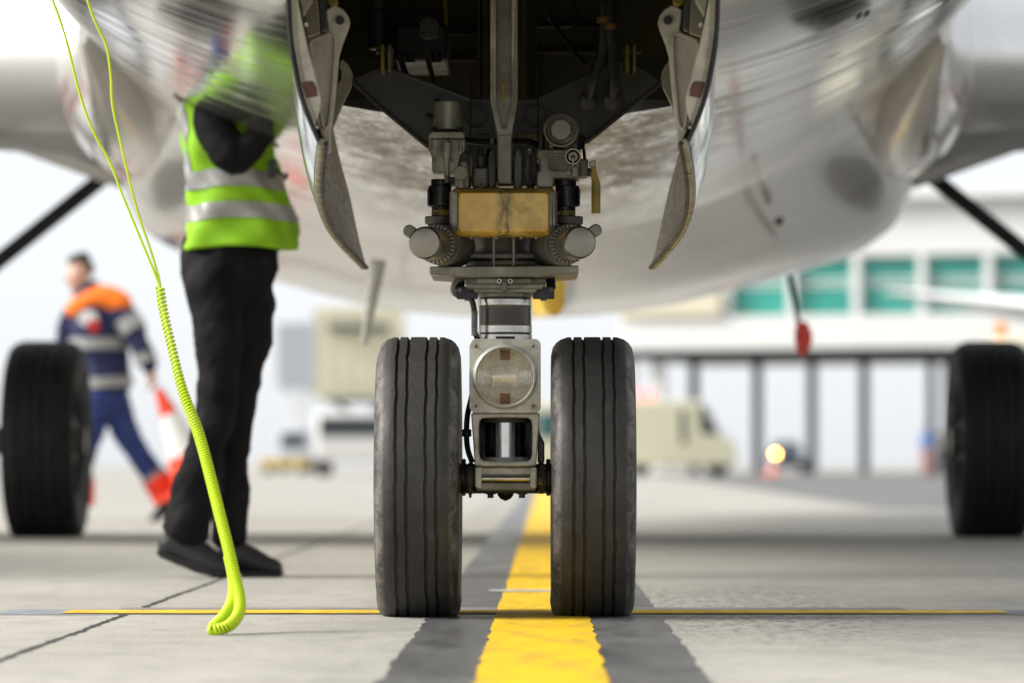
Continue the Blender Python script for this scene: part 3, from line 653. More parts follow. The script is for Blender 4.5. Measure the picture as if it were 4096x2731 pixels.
for k in range(14):
    y = 1248 + k * 7; G().lathe(P(1898, y + 3, 9.95), P(1898, y - 3, 9.95), [(0, .0072), (.5, .0086), (1, .0072)], 12).build('hose_rib', greyhose, hz_)
G().vcyl(1848, 1886, 1716, 1746, 9.98, 20).build('hose_clamp', blackm, hz_, .002)

# shock strut
def ringz(y0, y1, r, m, name, par, r2=None, n=56): return G().lathe(P(2021, y1, 10.0), P(2021, y0, 10.0), [(0, r if r2 is None else r2), (1, r)], n).build(name, m, par, .001)
ss = ringz(1166, 1190, .068, castgrey, 'shock_strut', AC, .0645)
ringz(1188, 1201, .0635, blackm, 'groove_band', ss); ringz(1198, 1224, .0650, steel, 'steel_band', ss)
ringz(1222, 1305, .0640, brownband, 'label_band', ss); ringz(1303, 1332, .0650, steel, 'steel_band', ss)
ringz(1330, 1340, .0635, blackm, 'groove_band', ss); ringz(1338, 1362, .0650, steel, 'steel_band', ss)
for y in (1228, 1300): ringz(y, y + 2.5, .0643, mustard, 'label_edge', ss)
ringz(1355, 1690, .058, darkgrey, 'lower_cylinder', ss)
ringz(1660, 1862, .0478, chrome, 'piston', ss)
ringz(1828, 1866, .058, paintgrey, 'piston_foot', ss, .066)
for x in (1940, 2110): G().pbox(x - 20, 1838, x + 20, 1848, 9.90, 9.96).build('foot_lug', darkgrey, ss, .001)
G().prism([(1983, 1345), (2060, 1345), (2060, 1352), (1983, 1352)], 9.90, 9.96).build('light_bracket', blackm, ss, .001)

G().pbox(1906, 1655, 2138, 1862, 10.065, 10.085).build('back_plate', blackm, AC, .003)
for x0_, x1_ in ((1903, 1925), (2118, 2140)): G().pbox(x0_, 1655, x1_, 1862, 9.93, 10.085).build('yoke_side', blackm, AC, .003)
# landing light
lp = G().frame(rrect(1877, 1355, 2163, 1651, 26, 8), circ(2020, 1506, 119, 36, -math.pi / 2 + .0), 9.838, 9.856)
lp.frame(rrect(1884, 1362, 2156, 1644, 24, 8), circ(2020, 1506, 121, 36, -math.pi / 2), 9.856, 9.95)
lo = lp.build('landing_light', paintgrey, AC, .003)
bz = []
for r_, D in ((112, 9.842), (113, 9.826), (118, 9.817), (124, 9.819), (129, 9.828), (131, 9.842)): bz.append([P(x, y, D) for x, y in circ(2020, 1506, r_, 64)])
G().loft(bz, True, False).build('bezel', paintgrey, lo, 0, 50)
bw = []
for r_, D in ((113, 9.845), (104, 9.865), (85, 9.885), (58, 9.898), (25, 9.905), (3, 9.906)): bw.append([P(x, y, D) for x, y in circ(2020, 1506, r_, 48)])
G().loft(bw, True, False).build('reflector', reflector, lo, 0, 60)
G().pcyl(2020, 1510, 24, 9.862, 9.905, 24, 20).build('bulb', mat('bulb_glass', (.8, .8, .76), .15, var=.1, spec=.8), lo, .004)
secs = [[P(2018 + dx, 1508 - 40 * math.sin(R(a)), 9.880 - .028 * math.cos(R(a))) for a in range(-88, 89, 11)] for dx in (-50, 50)]
G().loft(secs, False, False).build('bright_block', reflector, lo, 0, 60)  # curved bright block added to give the lens centre its highlight band
for y0, y1 in ((1398, 1440), (1572, 1614)): G().pbox(2000, y0, 2042, y1, 9.850, 9.853).build('burn_mark', burnt, lo, .001)
NFL = 30; vs = []; fs = []; NV = 20; NXs = NFL * 4
rr_ = 112 * 9.84 / FPX; cc = P(2020, 1506, 9.84)
for i in range(NXs + 1):
    x = -1 + 2 * i / NXs; x = max(-.9995, min(.9995, x)); hgt = math.sqrt(1 - x * x)
    for j in range(NV + 1):
        z = (-1 + 2 * j / NV) * hgt; rr2 = x * x + z * z
        fl_ = .0042 * abs(math.sin(math.pi * NFL / 2 * x)) * (1. if abs(z) > .22 or abs(x) < .42 else .35)
        vs.append((cc.x + x * rr_, cc.y - .012 * (1 - rr2) - fl_ - (.0012 if abs(z) < .22 else 0), cc.z + z * rr_))
for i in range(NXs):
    for j in range(NV):
        a = i * (NV + 1) + j; fs.append((a, a + 1, a + NV + 2, a + NV + 1))
G().add(vs, fs).build('lens', glass, lo, 0, 70)
for i, (x, y) in enumerate(((1904, 1385), (2134, 1385), (1904, 1624), (2134, 1624))):
    s_ = G().frame(circ(x, y, 8, 16), circ(x, y, 4.5, 16), 9.832, 9.842).build('screw', brass if i in (0, 3) else steel, lo, .0006)
    G().pcyl(x, y, 5, 9.836, 9.842, 6).build('screw_socket', burnt if i != 1 else blackm, lo)
# torsion link frame below the light
tl = G().frame([(1884, 1650)] + [(1884 + 275 * t, 1650) for t in (.1, .3, .5, .7, .9)] + [(2159, 1650), (2157, 1700), (2152, 1760), (2148, 1820), (2145, 1864)] + [(2145 - 246 * t, 1864) for t in (.1, .3, .5, .7, .9)] + [(1899, 1864), (1896, 1820), (1892, 1760), (1887, 1700)],
               [(1918, 1680), (1932, 1671), (1970, 1670), (2020, 1669), (2075, 1670), (2112, 1671), (2126, 1680), (2129, 1705), (2129, 1760), (2128, 1810), (2124, 1832), (2112, 1843), (2075, 1845), (2020, 1846), (1970, 1845), (1934, 1843), (1920, 1832), (1916, 1810), (1915, 1760), (1915, 1705)], 9.858, 9.90).build('torsion_link', paintgrey, AC, .004)
# axle, lug block and fasteners
ZA = .331
ax = G().lathe((-.30, 0, ZA), (.30, 0, ZA), [(0, .03), (.12, .03), (.12, .042), (.31, .042), (.31, .036), (.69, .036), (.69, .042), (.88, .042), (.88, .03), (1, .03)], 40).build('axle', darkgrey, AC, .001)
for x0, x1 in ((1846, 1864), (2184, 2202)): G().lathe(P(x0, 1908, 10), P(x1, 1908, 10), [(0, .042), (.2, .045), (.8, .045), (1, .042)], 40).build('axle_flange', blackm, ax)
for x0, x1 in ((1866, 1900), (2147, 2182)): G().lathe(P(x0, 1912, 9.985), P(x1, 1912, 9.985), [(0, .034), (.3, .038), (.7, .038), (1, .034)], 40).build('axle_sleeve', darkgrey, ax)
lb = G().pbox(1905, 1866, 2142, 1902, 9.885, 10.05).build('lug_block', paintgrey, AC, .005)
G().pbox(1903, 1926, 2144, 1962, 9.89, 10.05).build('lower_plate', castgrey, lb, .004)
G().pbox(1912, 1900, 2136, 1930, 9.91, 10.05).build('core', darkgrey, lb)
for x0, x1 in ((1900, 1927), (2120, 2147)):
    G().prism([(x0, 1868), (x1, 1868), (x1, 1950), (x1 - 8, 1953), (x0 + 8, 1953), (x0, 1946)], 9.846, 9.97).build('ear', paintgrey, lb, .005)
G().cyl(P(1925, 1914, 9.878), P(2122, 1914, 9.878), .0079).build('link_pin', steel, lb)
G().lathe(P(2147, 1916, 9.9), P(2170, 1916, 9.9), [(0, .013), (1, .013)], 6).build('pin_nut', darkgrey, lb, .001)
G().pbox(1895, 1958, 2150, 1972, 9.93, 10.08).build('bottom_plate', blackm, lb, .003)
bs_ = G().lathe(P(2022, 1966, 10), P(2022, 2002, 10), [(0, .021), (.4, .019), (.75, .013), (1, .003)], 24).build('bottom_boss', blackm, lb)
for x in (1962, 2088):
    G().vcyl(x - 22, x + 22, 1966, 1976, 9.97, 6).build('bolt', blackm, lb); G().vcyl(x - 13, x + 13, 1975, 1991, 9.97, 6).build('bolt_end', darkgrey, lb)
gn = G().lathe(P(1881, 1990, 9.95), P(1881, 1940, 9.95), [(0, .002), (.12, .004), (.2, .003), (.35, .006), (.5, .005), (.6, .008), (1, .006)], 12).build('grease_nipple', darkgrey, ax)
ln = G().prism([(2150, 1660), (2160, 1735), (2178, 1770), (2178, 1850), (2150, 1850)], 9.97, 10.03).build('jacking_plate', blackm, AC, .004)

# wheels: local coordinates, axle along X
def tyre_mesh(Ro, width, grooves, rim, gw, gd, flat, seg=120, rnd_=0):
    hw = width / 2
    prof = [(rim, -hw * .62), (rim + .02, -hw * .80), (Ro * .80, -hw * .985), (Ro * .87, -hw * 1.0), (Ro * .925, -hw * .955), (Ro * .96, -hw * .87), (Ro * .982, -hw * .765), (Ro * .992, -hw * .66)]
    crown = lambda x: Ro - .10 * x * x / .1 * (.1 / hw) * .12
    xs = [-hw * .60]
    for gx in sorted(grooves): xs += [gx - gw / 2 - .0012, gx - gw / 2, gx + gw / 2, gx + gw / 2 + .0012]
    xs.append(hw * .60)
    tread = []
    for i, x in enumerate(xs):
        j = (i - 1) % 4; deep = 0 < i < len(xs) - 1 and j in (1, 2)
        tread.append((crown(x) - (gd if deep else 0), x, True))
    full = [(r, x, False) for r, x in prof] + tread + [(r, -x, False) for r, x in reversed(prof)]
    rn = random.Random(rnd_); ph = [rn.uniform(0, 6.28) for _ in range(6)]
    secs = []
    for i in range(seg):
        a = 2 * math.pi * i / seg; row = []
        wob = .0007 * (math.sin(11 * a + ph[0]) + math.sin(23 * a + ph[1]) + .7 * math.sin(41 * a + ph[2]))
        for r, x, tr in full:
            xx = x + (wob if tr and abs(x) < hw * .55 else 0); y = r * math.sin(a); z = r * math.cos(a)
            lim = -(Ro - flat)
            if z < lim + .06:                      # loaded part: flat on the ground, sides bulging out
                k = max(0, min(1, (lim + .06 - z) / .06)); xx *= 1 + .05 * k * (1 if not tr else .3); z = max(z, lim)
            row.append(Vector((xx, y, z)))
        secs.append(row)
    g = G(); n = len(full); g.v = [p for s_ in secs for p in s_]
    for i in range(seg):
        for j in range(n - 1):
            k = (i + 1) % seg; g.f.append((i * n + j, i * n + j + 1, k * n + j + 1, k * n + j))
    return g
NG = (-.0475, -.0225, .0225, .0475)
tg = tyre_mesh(.343, .2, NG, .19, .0055, .0065, .012)
hubp = [(0, .05), (.02, .06), (.05, .09), (.08, .15), (.10, .185), (.12, .198), (.16, .198), (.2, .19), (.8, .19), (.84, .198), (.88, .198), (.9, .185), (.92, .15), (.95, .09), (.98, .06), (1, .05)]
first = None
for i, x in enumerate((-.211, .208)):
    hub = G().lathe((-.085, 0, 0), (.085, 0, 0), hubp, 48).build('nose_wheel', castgrey, AC)
    hub.location = (x, 0, ZA)
    if first is None:
        ty = tg.build('tyre', rubber, hub, 0, 40); first = ty
    else:
        ty = first.copy(); C.objects.link(ty); ty.parent = hub
    ty.rotation_euler = (0, 0, 0 if i == 0 else 0)
    for k in range(8):
        an = 2 * math.pi * k / 8
        for s_ in (-1, 1):
            G().cyl((s_ * .074, .12 * math.sin(an), .12 * math.cos(an)), (s_ * .088, .12 * math.sin(an), .12 * math.cos(an)), .008, n=6).build('wheel_bolt', steel, hub)
mg = tyre_mesh(.508, .37, (-.09, -.03, .03, .09), .27, .010, .009, .02, 96)
first = None
for sg in (-1, 1):
    leg = G().lathe((sg * 2.86, 11.02, .40), (sg * 2.80, 11.05, 2.25), [(0, .10), (.25, .10), (.25, .08), (.5, .08), (.5, .125), (1, .125)], 32).build('main_gear_leg', darkgrey, AC, .003)
    G().cyl((sg * 2.2, 11.02, .488), (sg * 3.5, 11.02, .488), .07).build('axle', darkgrey, leg)
    G().tube([(sg * 1.95, 11.0, 1.955), (sg * 2.84, 11.0, 1.245)], .042, 12).build('side_strut', blackm, AC)
    for x in (2.40, 3.30):
        hub = G().lathe((-.14, 0, 0), (.14, 0, 0), [(0, .1), (.05, .18), (.1, .26), (.14, .285), (.2, .27), (.8, .27), (.86, .285), (.9, .26), (.95, .18), (1, .1)], 40).build('main_wheel', castgrey, AC)
        hub.location = (sg * x, 11.02, .488)
        if first is None: ty = mg.build('tyre', mainrubber, hub, 0, 40); first = ty
        else: ty = first.copy(); C.objects.link(ty); ty.parent = hub

# nose gear doors
DSEC = [(8.8, [(-.462, 1.40), (-.460, 1.33), (-.4565, 1.27), (-.447, 1.205), (-.428, 1.13), (-.397, 1.055)]),
        (9.2, [(-.470, 1.40), (-.473, 1.32), (-.472, 1.24), (-.466, 1.16), (-.450, 1.08), (-.425, 1.01)]),
        (9.8, [(-.479, 1.39), (-.486, 1.30), (-.489, 1.21), (-.485, 1.12), (-.470, 1.04), (-.445, .963)]),
        (10.5, [(-.488, 1.38), (-.492, 1.28), (-.491, 1.18), (-.482, 1.08), (-.463, 1.0), (-.433, .93)]),
        (11.08, [(-.500, 1.36), (-.486, 1.26), (-.466, 1.17), (-.442, 1.08), (-.421, .98), (-.400, .90)])]
def doorsurf(off=0., nD=25, nS=21, t0=0., t1=1., s0=0., s1=1.):
    secs = []; dk = [d for d, _ in DSEC]
    for D in np.linspace(dk[0] + (dk[-1] - dk[0]) * t0, dk[0] + (dk[-1] - dk[0]) * t1, nD):
        X = [float(spline(dk, [s_[1][i][0] for s_ in DSEC], [D])[0]) for i in range(6)]
        Z = [float(spline(dk, [s_[1][i][1] for s_ in DSEC], [D])[0]) for i in range(6)]
        q = np.linspace(5 * s0, 5 * s1, nS); xs = spline(range(6), X, q); zs = spline(range(6), Z, q)
        secs.append([Vector((xs[k] + off, D + CAMY, zs[k])) for k in range(nS)])
    return secs
def zz(x, y): return (1100 + x * .7013, y * .7013)
for mirror in (False, True):
    T = (lambda g_: g_.mirror()) if mirror else (lambda g_: g_)
    so = doorsurf(); si = doorsurf(.016)
    dg = G().loft(so, False, False)
    dr_ = T(dg).build('nose_gear_door', polished, AC, 0, 60)
    T(G().loft(doorsurf(.017, s0=.02), False, False)).build('inner_panel', mat('door_inner_skin', (.34, .30, .24), .4, .35, c2=(.24, .205, .15), sc=20, st=(1, 1, 3), dirt=(.09, .07, .045), da=.7, ds=14, bump=.2, bs=30), dr_, 0, 60)
    # rim closing the lower edge, its rubber seal and the front edge seal
    lo_o = [s_[-1] for s_ in so]; lo_i = [s_[-1] for s_ in si]
    T(G().tube([p + Vector((.010, 0, -.004)) for p in lo_o], .0085, 8)).build('edge_strip', mat('edge_metal', (.36, .34, .24), .4, .5, c2=(.22, .2, .12), sc=30, dirt=(.08, .07, .05), da=.6, ds=30), dr_)
    T(G().tube([p + Vector((.018, 0, -.006)) for p in lo_o], .0062, 8)).build('rubber_seal', blackrub, dr_)
    T(G().tube([p + Vector((.003, -.006, 0)) for p in so[0]], .0052, 8)).build('rubber_seal', blackrub, dr_)
    ag = []
    for a_, b_ in zip(so[-1], si[-1]): ag.append([a_, b_])
    T(G().loft(ag, False, False)).build('aft_edge', castgrey, dr_)
    # front rib: cream flange facing forward
    fr = [zz(*p) for p in ((66, -160), (75, 0), (86, 120), (104, 250), (143, 470), (170, 590), (197, 680), (226, 745), (236, 690), (252, 640), (262, 600), (262, 560), (222, 400), (182, 250), (150, 100), (130, 0), (110, -160))]
    rb_ = T(G().prism(fr, 8.805, 8.83)).build('front_rib', cream, dr_, .003)
    T(G().prism([zz(*p) for p in ((150, 470), (215, 463), (236, 500), (242, 548), (178, 558))], 8.799, 8.806)).build('patch', brownpatch, dr_, .002)
    for p in ((178, 140), (238, 727)): T(G().pcyl(*zz(*p), 7, 8.80, 8.83, 10)).build('rivet', cream, dr_, .001)
    # hinge arms
    ho = [zz(*p) for p in ((290, 60), (318, 40), (350, 30), (392, 58), (420, 95), (428, 130), (415, 175), (385, 250), (365, 320), (352, 480), (330, 690), (318, 742), (318, 830), (300, 862), (275, 880), (266, 800), (258, 735), (250, 650), (225, 480), (190, 255), (186, 222), (240, 205), (290, 190), (304, 168), (296, 120))]
    hm = T(G().prism(ho, 9.02, 9.045)).build('hinge_arm', cream, dr_, .003)
    rim_ = [zz(*p) for p in ((200, 250), (215, 228), (260, 212), (300, 198), (325, 195), (344, 215), (346, 250), (343, 330), (332, 480), (312, 690), (300, 725), (285, 735), (272, 715), (262, 650), (235, 480), (206, 300))]
    T(G().tube([P(x, y, 9.015) for x, y in rim_ + [rim_[0]]], .0042, 6)).build('web_rim', cream, dr_)
    T(G().pcyl(*zz(370, 116), 18, 9.012, 9.05, 24)).build('pivot_hole', bay_dark, dr_)
    T(G().pcyl(*zz(300, 850), 13, 8.99, 9.03, 16)).build('pivot_bolt', cream, dr_, .002)
    h2 = [zz(*p) for p in ((372, 350), (385, 338), (420, 372), (440, 412), (444, 450), (430, 500), (385, 590), (335, 715), (322, 735), (326, 680), (342, 560), (356, 480), (375, 455), (378, 410), (368, 385))]
    T(G().prism(h2, 10.2, 10.24)).build('hinge_arm', cream, dr_, .004)
    h3 = [zz(*p) for p in ((130, -30), (215, -30), (210, 10), (168, 82), (160, 95), (150, 40))]
    T(G().prism(h3, 8.95, 8.98)).build('stay_bracket', cream, dr_, .003)
    T(G().prism([zz(*p) for p in ((170, 85), (215, 0), (245, 0), (258, 190), (185, 215))], 9.3, 9.32)).build('web_plate', mat('web_cream', (.36, .34, .25), .5, var=.3, sc=10), dr_, .002)
    T(G().prism([zz(*p) for p in ((240, -40), (290, -40), (300, 170), (262, 180))], 9.5, 9.54)).build('dark_stay', bay_grey, dr_, .004)
    T(G().prism([zz(*p) for p in ((290, -30), (352, -30), (360, 16), (332, 36), (300, 20))], 9.6, 9.64)).build('latch', mustard, dr_, .003)

# wing to body fairing
FX = [0, .4, .78, 1.155, 1.5, 1.72, 1.83, 1.88, 1.90, 1.93, 1.95]
FZ = [1.12, 1.135, 1.185, 1.275, 1.365, 1.44, 1.54, 1.68, 1.88, 2.2, 2.6]
secs = []
for D in np.concatenate([np.linspace(15.5, 20, 16), np.linspace(20.25, 21, 3), np.linspace(21.4, 25, 10)]):
    k = min(1, max(0, (D - 15.5) / 4.5)); k = k * k * (3 - 2 * k)
    if D > 21: q_ = (D - 21) / 4; k = 1 - q_ * q_ * (3 - 2 * q_)
    half = []
    t_ = np.linspace(0, 10, 41); fx = spline(range(11), FX, t_); fz = spline(range(11), FZ, t_); fx[0] = 0
    for x, z in zip(fx, fz):
        bx = x * .985 * (1.84 / 1.9); bz = 1.30 + float(np.interp(bx, hx[:11 * SUB], hz[:11 * SUB])) + .02
        if z > 1.7: bz = z; bx = float(np.interp(z - 1.288, hz[:11 * SUB], hx[:11 * SUB])) * .985 / .97
        half.append(Vector((bx * (1 - k) * .97 + x * k, D + CAMY, bz * (1 - k) + z * k)))
    secs.append([Vector((-p.x, p.y, p.z)) for p in half[:0:-1]] + half)
G().loft(secs, False, False).build('wing_body_fairing', fairpaint, AC, 0, 50)
for sg in (-1, 1):
    # wing: sections along the span, lower surface seen from below
    secs = []
    for xs_, le, te, zc, th in ((1.0, 16.6, 21.6, 2.05, .82), (1.9, 17.3, 21.5, 2.10, .76), (2.6, 18.0, 21.5, 2.15, .66), (4.2, 18.7, 21.6, 2.30, .54), (6.5, 19.6, 22.2, 2.5, .42), (14, 24.5, 26.0, 3.25, .18)):
        row = []
        for k in range(36):
            a = 2 * math.pi * k / 36; c_ = .5 - .5 * math.cos(a)     # 0 = leading edge
            yt = 5 * th * (.2969 * math.sqrt(c_) - .126 * c_ - .3516 * c_ ** 2 + .2843 * c_ ** 3 - .1036 * c_ ** 4)
            row.append(Vector((sg * xs_, le + (te - le) * c_ - 10, zc - .10 * c_ + (yt if a < math.pi else -yt * .75))))
        secs.append(row)
    wg = G().loft(secs).build('wing', wingpaint, AC, 0, 50)
    # bright slat shell along the leading edge
    secs = []
    for xs_, le, te, zc, th in ((1.86, 17.27, 21.5, 2.098, .765), (1.9, 17.3, 21.5, 2.10, .76), (2.6, 18.0, 21.5, 2.15, .66), (4.2, 18.7, 21.6, 2.30, .54)):
        row = []
        for k in range(-16, 17):
            a = k / 16; c_ = .17 * a * a
            yt = 5 * th * (.2969 * math.sqrt(c_) - .126 * c_ - .3516 * c_ ** 2 + .2843 * c_ ** 3 - .1036 * c_ ** 4) + .014
            row.append(Vector((sg * xs_, le + (te - le) * c_ - 10 - .016 * (1 - abs(a)), zc - .10 * c_ + (yt * (1 if a > 0 else -.75) if abs(a) > .01 else 0))))
        secs.append(row)
    G().loft(secs, False, False).build('slat', wingle, wg, 0, 60)
    # pale flap edge along the underside and the rounded fillet in front of the wing root
    q0, q1 = P(3500, 765, 20.6), P(4500, 395, 20.6)
    if sg < 0: q0.x *= -1; q1.x *= -1
    G().tube([q0, q0.lerp(q1, .02), q0.lerp(q1, .05), q0.lerp(q1, .5), q1], [.014, .042, .056, .062, .05], 16).build('flap_edge', fairpaint, wg)
    secs = []
    for D, cx, cz_, rx, rz in ((15.3, 1.60, 2.12, .03, .2), (15.8, 1.60, 2.12, .10, .32), (16.4, 1.62, 2.11, .17, .42), (17.0, 1.65, 2.10, .24, .47), (17.6, 1.68, 2.09, .28, .47), (18.6, 1.70, 2.06, .28, .42), (20, 1.70, 2.02, .25, .36)):
        secs.append([Vector((sg * (cx + rx * math.cos(R(a))), D - 10, cz_ + rz * math.sin(R(a)))) for a in range(0, 360, 12)])
    G().loft(secs).build('wing_fillet', fairpaint, wg, 0, 60)
for sg in (-1, 1):                             # engines, just outside the picture
    e_ = G().lathe((sg * 4.85, 2.6, 1.28), (sg * 4.85, 6.8, 1.34), [(0, .74), (0, .80), (.03, .88), (.12, .96), (.4, .98), (.7, .86), (1, .58)], 48).build('engine_nacelle', fairpaint, AC)
    G().lathe((sg * 4.85, 2.62, 1.28), (sg * 4.85, 3.4, 1.28), [(0, .78), (1, .72)], 40, True).build('intake', bay_dark, e_)
    G().wprism([(4.6, 1.9), (7.8, 2.1), (9.6, 2.35), (9.6, 2.1), (6.5, 1.8)], 0, sg * 4.85 - .12, sg * 4.85 + .12).build('pylon', fairpaint, e_, .03)
# antennas and lamp under the belly
G().lathe(P(1512, 1040, 16.4), P(1456, 1382, 16.4), [(0, .034), (.4, .026), (.9, .016), (1, .01)], 16).build('drain_mast', paintgrey, AC)
G().lathe(P(3158, 1100, 19.0), P(3202, 1345, 19.0), [(0, .014), (1, .010)], 12).build('drain_pipe', darkgrey, AC)
bl = G().lathe(P(2215, 1120, 16.0), P(2215, 1262, 16.0), [(0, .05), (.25, .052), (.3, .046), (.7, .044), (.9, .03), (1, .008)], 28).build('belly_lamp', amber, AC)
G().pcyl(3118, 884, 17, 17.5, 17.62, 14).build('static_port', blackm, AC)

# red streamer hanging from the drain pipe
a = P(3205, 1285, 18.98); secs = []
for k in range(9):
    t = k / 8; y = 1285 + 140 * t; w = 10 + 26 * math.sin(math.pi * min(1, t * .9 + .1))
    secs.append([P(3208 + 6 * math.sin(t * 3) + dx * w, y, 18.98 + .02 * math.sin(t * 5 + dx)) + Vector((0, dy, 0)) for dx, dy in ((-1, 0), (0, -.006), (1, 0), (1, .003), (0, -.003), (-1, .003))])
st_ = G().loft(secs).build('warning_streamer', mat('streamer_red', (.9, .11, .08), .7, var=.2, sc=30), None, 0, 50)
tag(st_, 'small red cloth streamer tied to the thin pipe under the airliner belly', 'streamer')
# ------------------------------------------------------------------ headset cord
def crv(pts, n):
    """Catmull-Rom through pts, n samples equally spaced"""
    pts = [Vector(p) for p in pts]; q = []
    for i in range(len(pts) - 1):
        a, b, c, d = pts[max(i - 1, 0)], pts[i], pts[i + 1], pts[min(i + 2, len(pts) - 1)]
        for k in range(24):
            t = k / 24; q.append(.5 * ((2 * b) + (c - a) * t + (2 * a - 5 * b + 4 * c - d) * t * t + (3 * b - a - 3 * c + d) * t ** 3))
    q.append(pts[-1]); L = [0]
    for i in range(1, len(q)): L.append(L[-1] + (q[i] - q[i - 1]).length)
    out = []; j = 0
    for k in range(n):
        s_ = L[-1] * k / (n - 1)
        while j < len(L) - 2 and L[j + 1] < s_: j += 1
        out.append(q[j].lerp(q[j + 1], (s_ - L[j]) / max(1e-9, L[j + 1] - L[j])))
    return out, L[-1]
def helix(path, turns_pitch, rad, wire, n=6, per=14):
    pts, Lt = crv(path, 400); arc = 0; ang = 0; out = []; u = None; N_ = 4000
    dens, _ = crv(path, N_)
    for i, p in enumerate(dens):
        t = i / (N_ - 1); d = (dens[min(i + 1, N_ - 1)] - dens[max(i - 1, 0)]).normalized()
        u = d.orthogonal().normalized() if u is None else (u - d * u.dot(d)).normalized(); w = d.cross(u)
        ang += 2 * math.pi * (Lt / N_) / turns_pitch(t)
        out.append((ang, p + (u * math.cos(ang) + w * math.sin(ang)) * rad(t)))
    pts = []; nxt = 0
    for a_, p in out:
        if a_ >= nxt: pts.append(p); nxt += 2 * math.pi / per
    return G().tube(pts, wire, n)
hcord = thing('headset_cord', gpt(880, 2540), 'bright lime green coiled headset cord hanging from the nose to the concrete', 'cord')
WR = .0029
cz = lambda x, y, D: P(x, y, D)
path = [cz(640, 1150, 9.3), cz(655, 1250, 9.28), cz(690, 1400, 9.25), cz(722, 1530, 9.22), cz(748, 1610, 9.2), cz(790, 1720, 9.17), cz(822, 1830, 9.14), cz(855, 1960, 9.1), cz(880, 2060, 9.06), cz(908, 2170, 9.02), cz(936, 2290, 8.98), cz(955, 2370, 8.95), cz(960, 2425, 8.92), cz(945, 2470, 8.88), cz(908, 2505, 8.84), cz(860, 2518, 8.83), cz(838, 2516, 8.84)]
path2 = [cz(838, 2512, 8.865), cz(862, 2498, 8.88), cz(898, 2460, 8.91), cz(926, 2410, 8.95), cz(936, 2350, 8.98), cz(930, 2290, 9.01), cz(915, 2220, 9.04)]
def pit(t): return .0098 if t < .18 else (.0098 + (.0066 - .0098) * min(1, (t - .18) / .2))
def radf(t): return (.0085 if t < .2 else (.0085 + (.0106 - .0085) * min(1, (t - .2) / .15))) * (1 if t < .988 else max(.1, 1 - ((t - .988) / .012) ** 2))
helix(path, pit, radf, WR).build('coil', cordm, hcord, 0, 80)
helix(path2, lambda t: .0066, lambda t: .0104 * (1 if t > .06 else max(.1, 1 - (1 - t / .06) ** 2)), WR).build('coil', cordm, hcord, 0, 80)
def top_of(px, py, D):
    p = P(px, py, D); return p
A_ = [(150, -160), (178, -80), (210, 0), (262, 150), (320, 380), (375, 530), (440, 650), (490, 780), (560, 950), (622, 1100), (640, 1152)]
B_ = [(322, -160), (335, -80), (350, 0), (382, 90), (425, 185), (443, 300), (450, 420), (480, 560), (510, 690), (552, 850), (602, 1000), (632, 1100), (642, 1150)]
for nm, q_ in (('strand', A_), ('strand', B_)):
    pts = [P(x, y, 9.3) for x, y in q_]
    top = pts[0].copy(); zs_ = skin_z(top.x * .92, 9.3)
    up = Vector((top.x * .92, top.y, zs_ + .015)) if zs_ > top.z else Vector((top.x * .9, top.y + .05, top.z + .2))
    G().tube([up] + pts, WR, 8, 6).build(nm, cordm, hcord)
# the straight strand running down through the loose coils
G().tube([P(641, 1150, 9.3), P(657, 1250, 9.272), P(692, 1400, 9.242), P(724, 1530, 9.212), P(748, 1600, 9.195)], WR * .9, 8, 6).build('strand', cordm, hcord)

# ------------------------------------------------------------------ people
clouds = bpy.data.textures.new('folds', 'CLOUDS'); clouds.noise_scale = .085; clouds.noise_depth = 3
fine = bpy.data.textures.new('fine_folds', 'CLOUDS'); fine.noise_scale = .05; fine.noise_depth = 2
def limb(g, nodes, n=20, sub=4):
    """tapered limb; nodes = (point, radius sideways, radius in depth); rounded ends"""
    pts = [Vector(a[0]) for a in nodes]; ra = [a[1] for a in nodes]; rb = [a[2] if len(a) > 2 else a[1] for a in nodes]
    q = []; 
    for i in range(len(pts) - 1):
        a, b, c, d = pts[max(i - 1, 0)], pts[i], pts[i + 1], pts[min(i + 2, len(pts) - 1)]
        for k in range(sub):
            t = k / sub; e = t * t * (3 - 2 * t)
            q.append((.5 * ((2 * b) + (c - a) * t + (2 * a - 5 * b + 4 * c - d) * t * t + (3 * b - a - 3 * c + d) * t ** 3), ra[i] * (1 - e) + ra[i + 1] * e, rb[i] * (1 - e) + rb[i + 1] * e))
    q.append((pts[-1], ra[-1], rb[-1]))
    d0 = (q[1][0] - q[0][0]).normalized(); d1 = (q[-1][0] - q[-2][0]).normalized()
    e0 = [(q[0][0] - d0 * q[0][1] * .6 * math.sin(R(a)), q[0][1] * math.cos(R(a)), q[0][2] * math.cos(R(a))) for a in (80, 60, 35)]
    e1 = [(q[-1][0] + d1 * q[-1][1] * .6 * math.sin(R(a)), q[-1][1] * math.cos(R(a)), q[-1][2] * math.cos(R(a))) for a in (35, 60, 80)]
    q = e0 + q + e1; secs = []
    for i, (p, a_, b_) in enumerate(q):
        d = (q[min(i + 1, len(q) - 1)][0] - q[max(i - 1, 0)][0]).normalized()
        v_ = Vector((0, 1, 0)) - d * d.y
        v_ = v_.normalized() if v_.length > .2 else d.orthogonal().normalized()
        u_ = d.cross(v_)
        secs.append([p + u_ * a_ * math.cos(2 * math.pi * k / n) + v_ * b_ * math.sin(2 * math.pi * k / n) for k in range(n)])
    g.loft(secs)
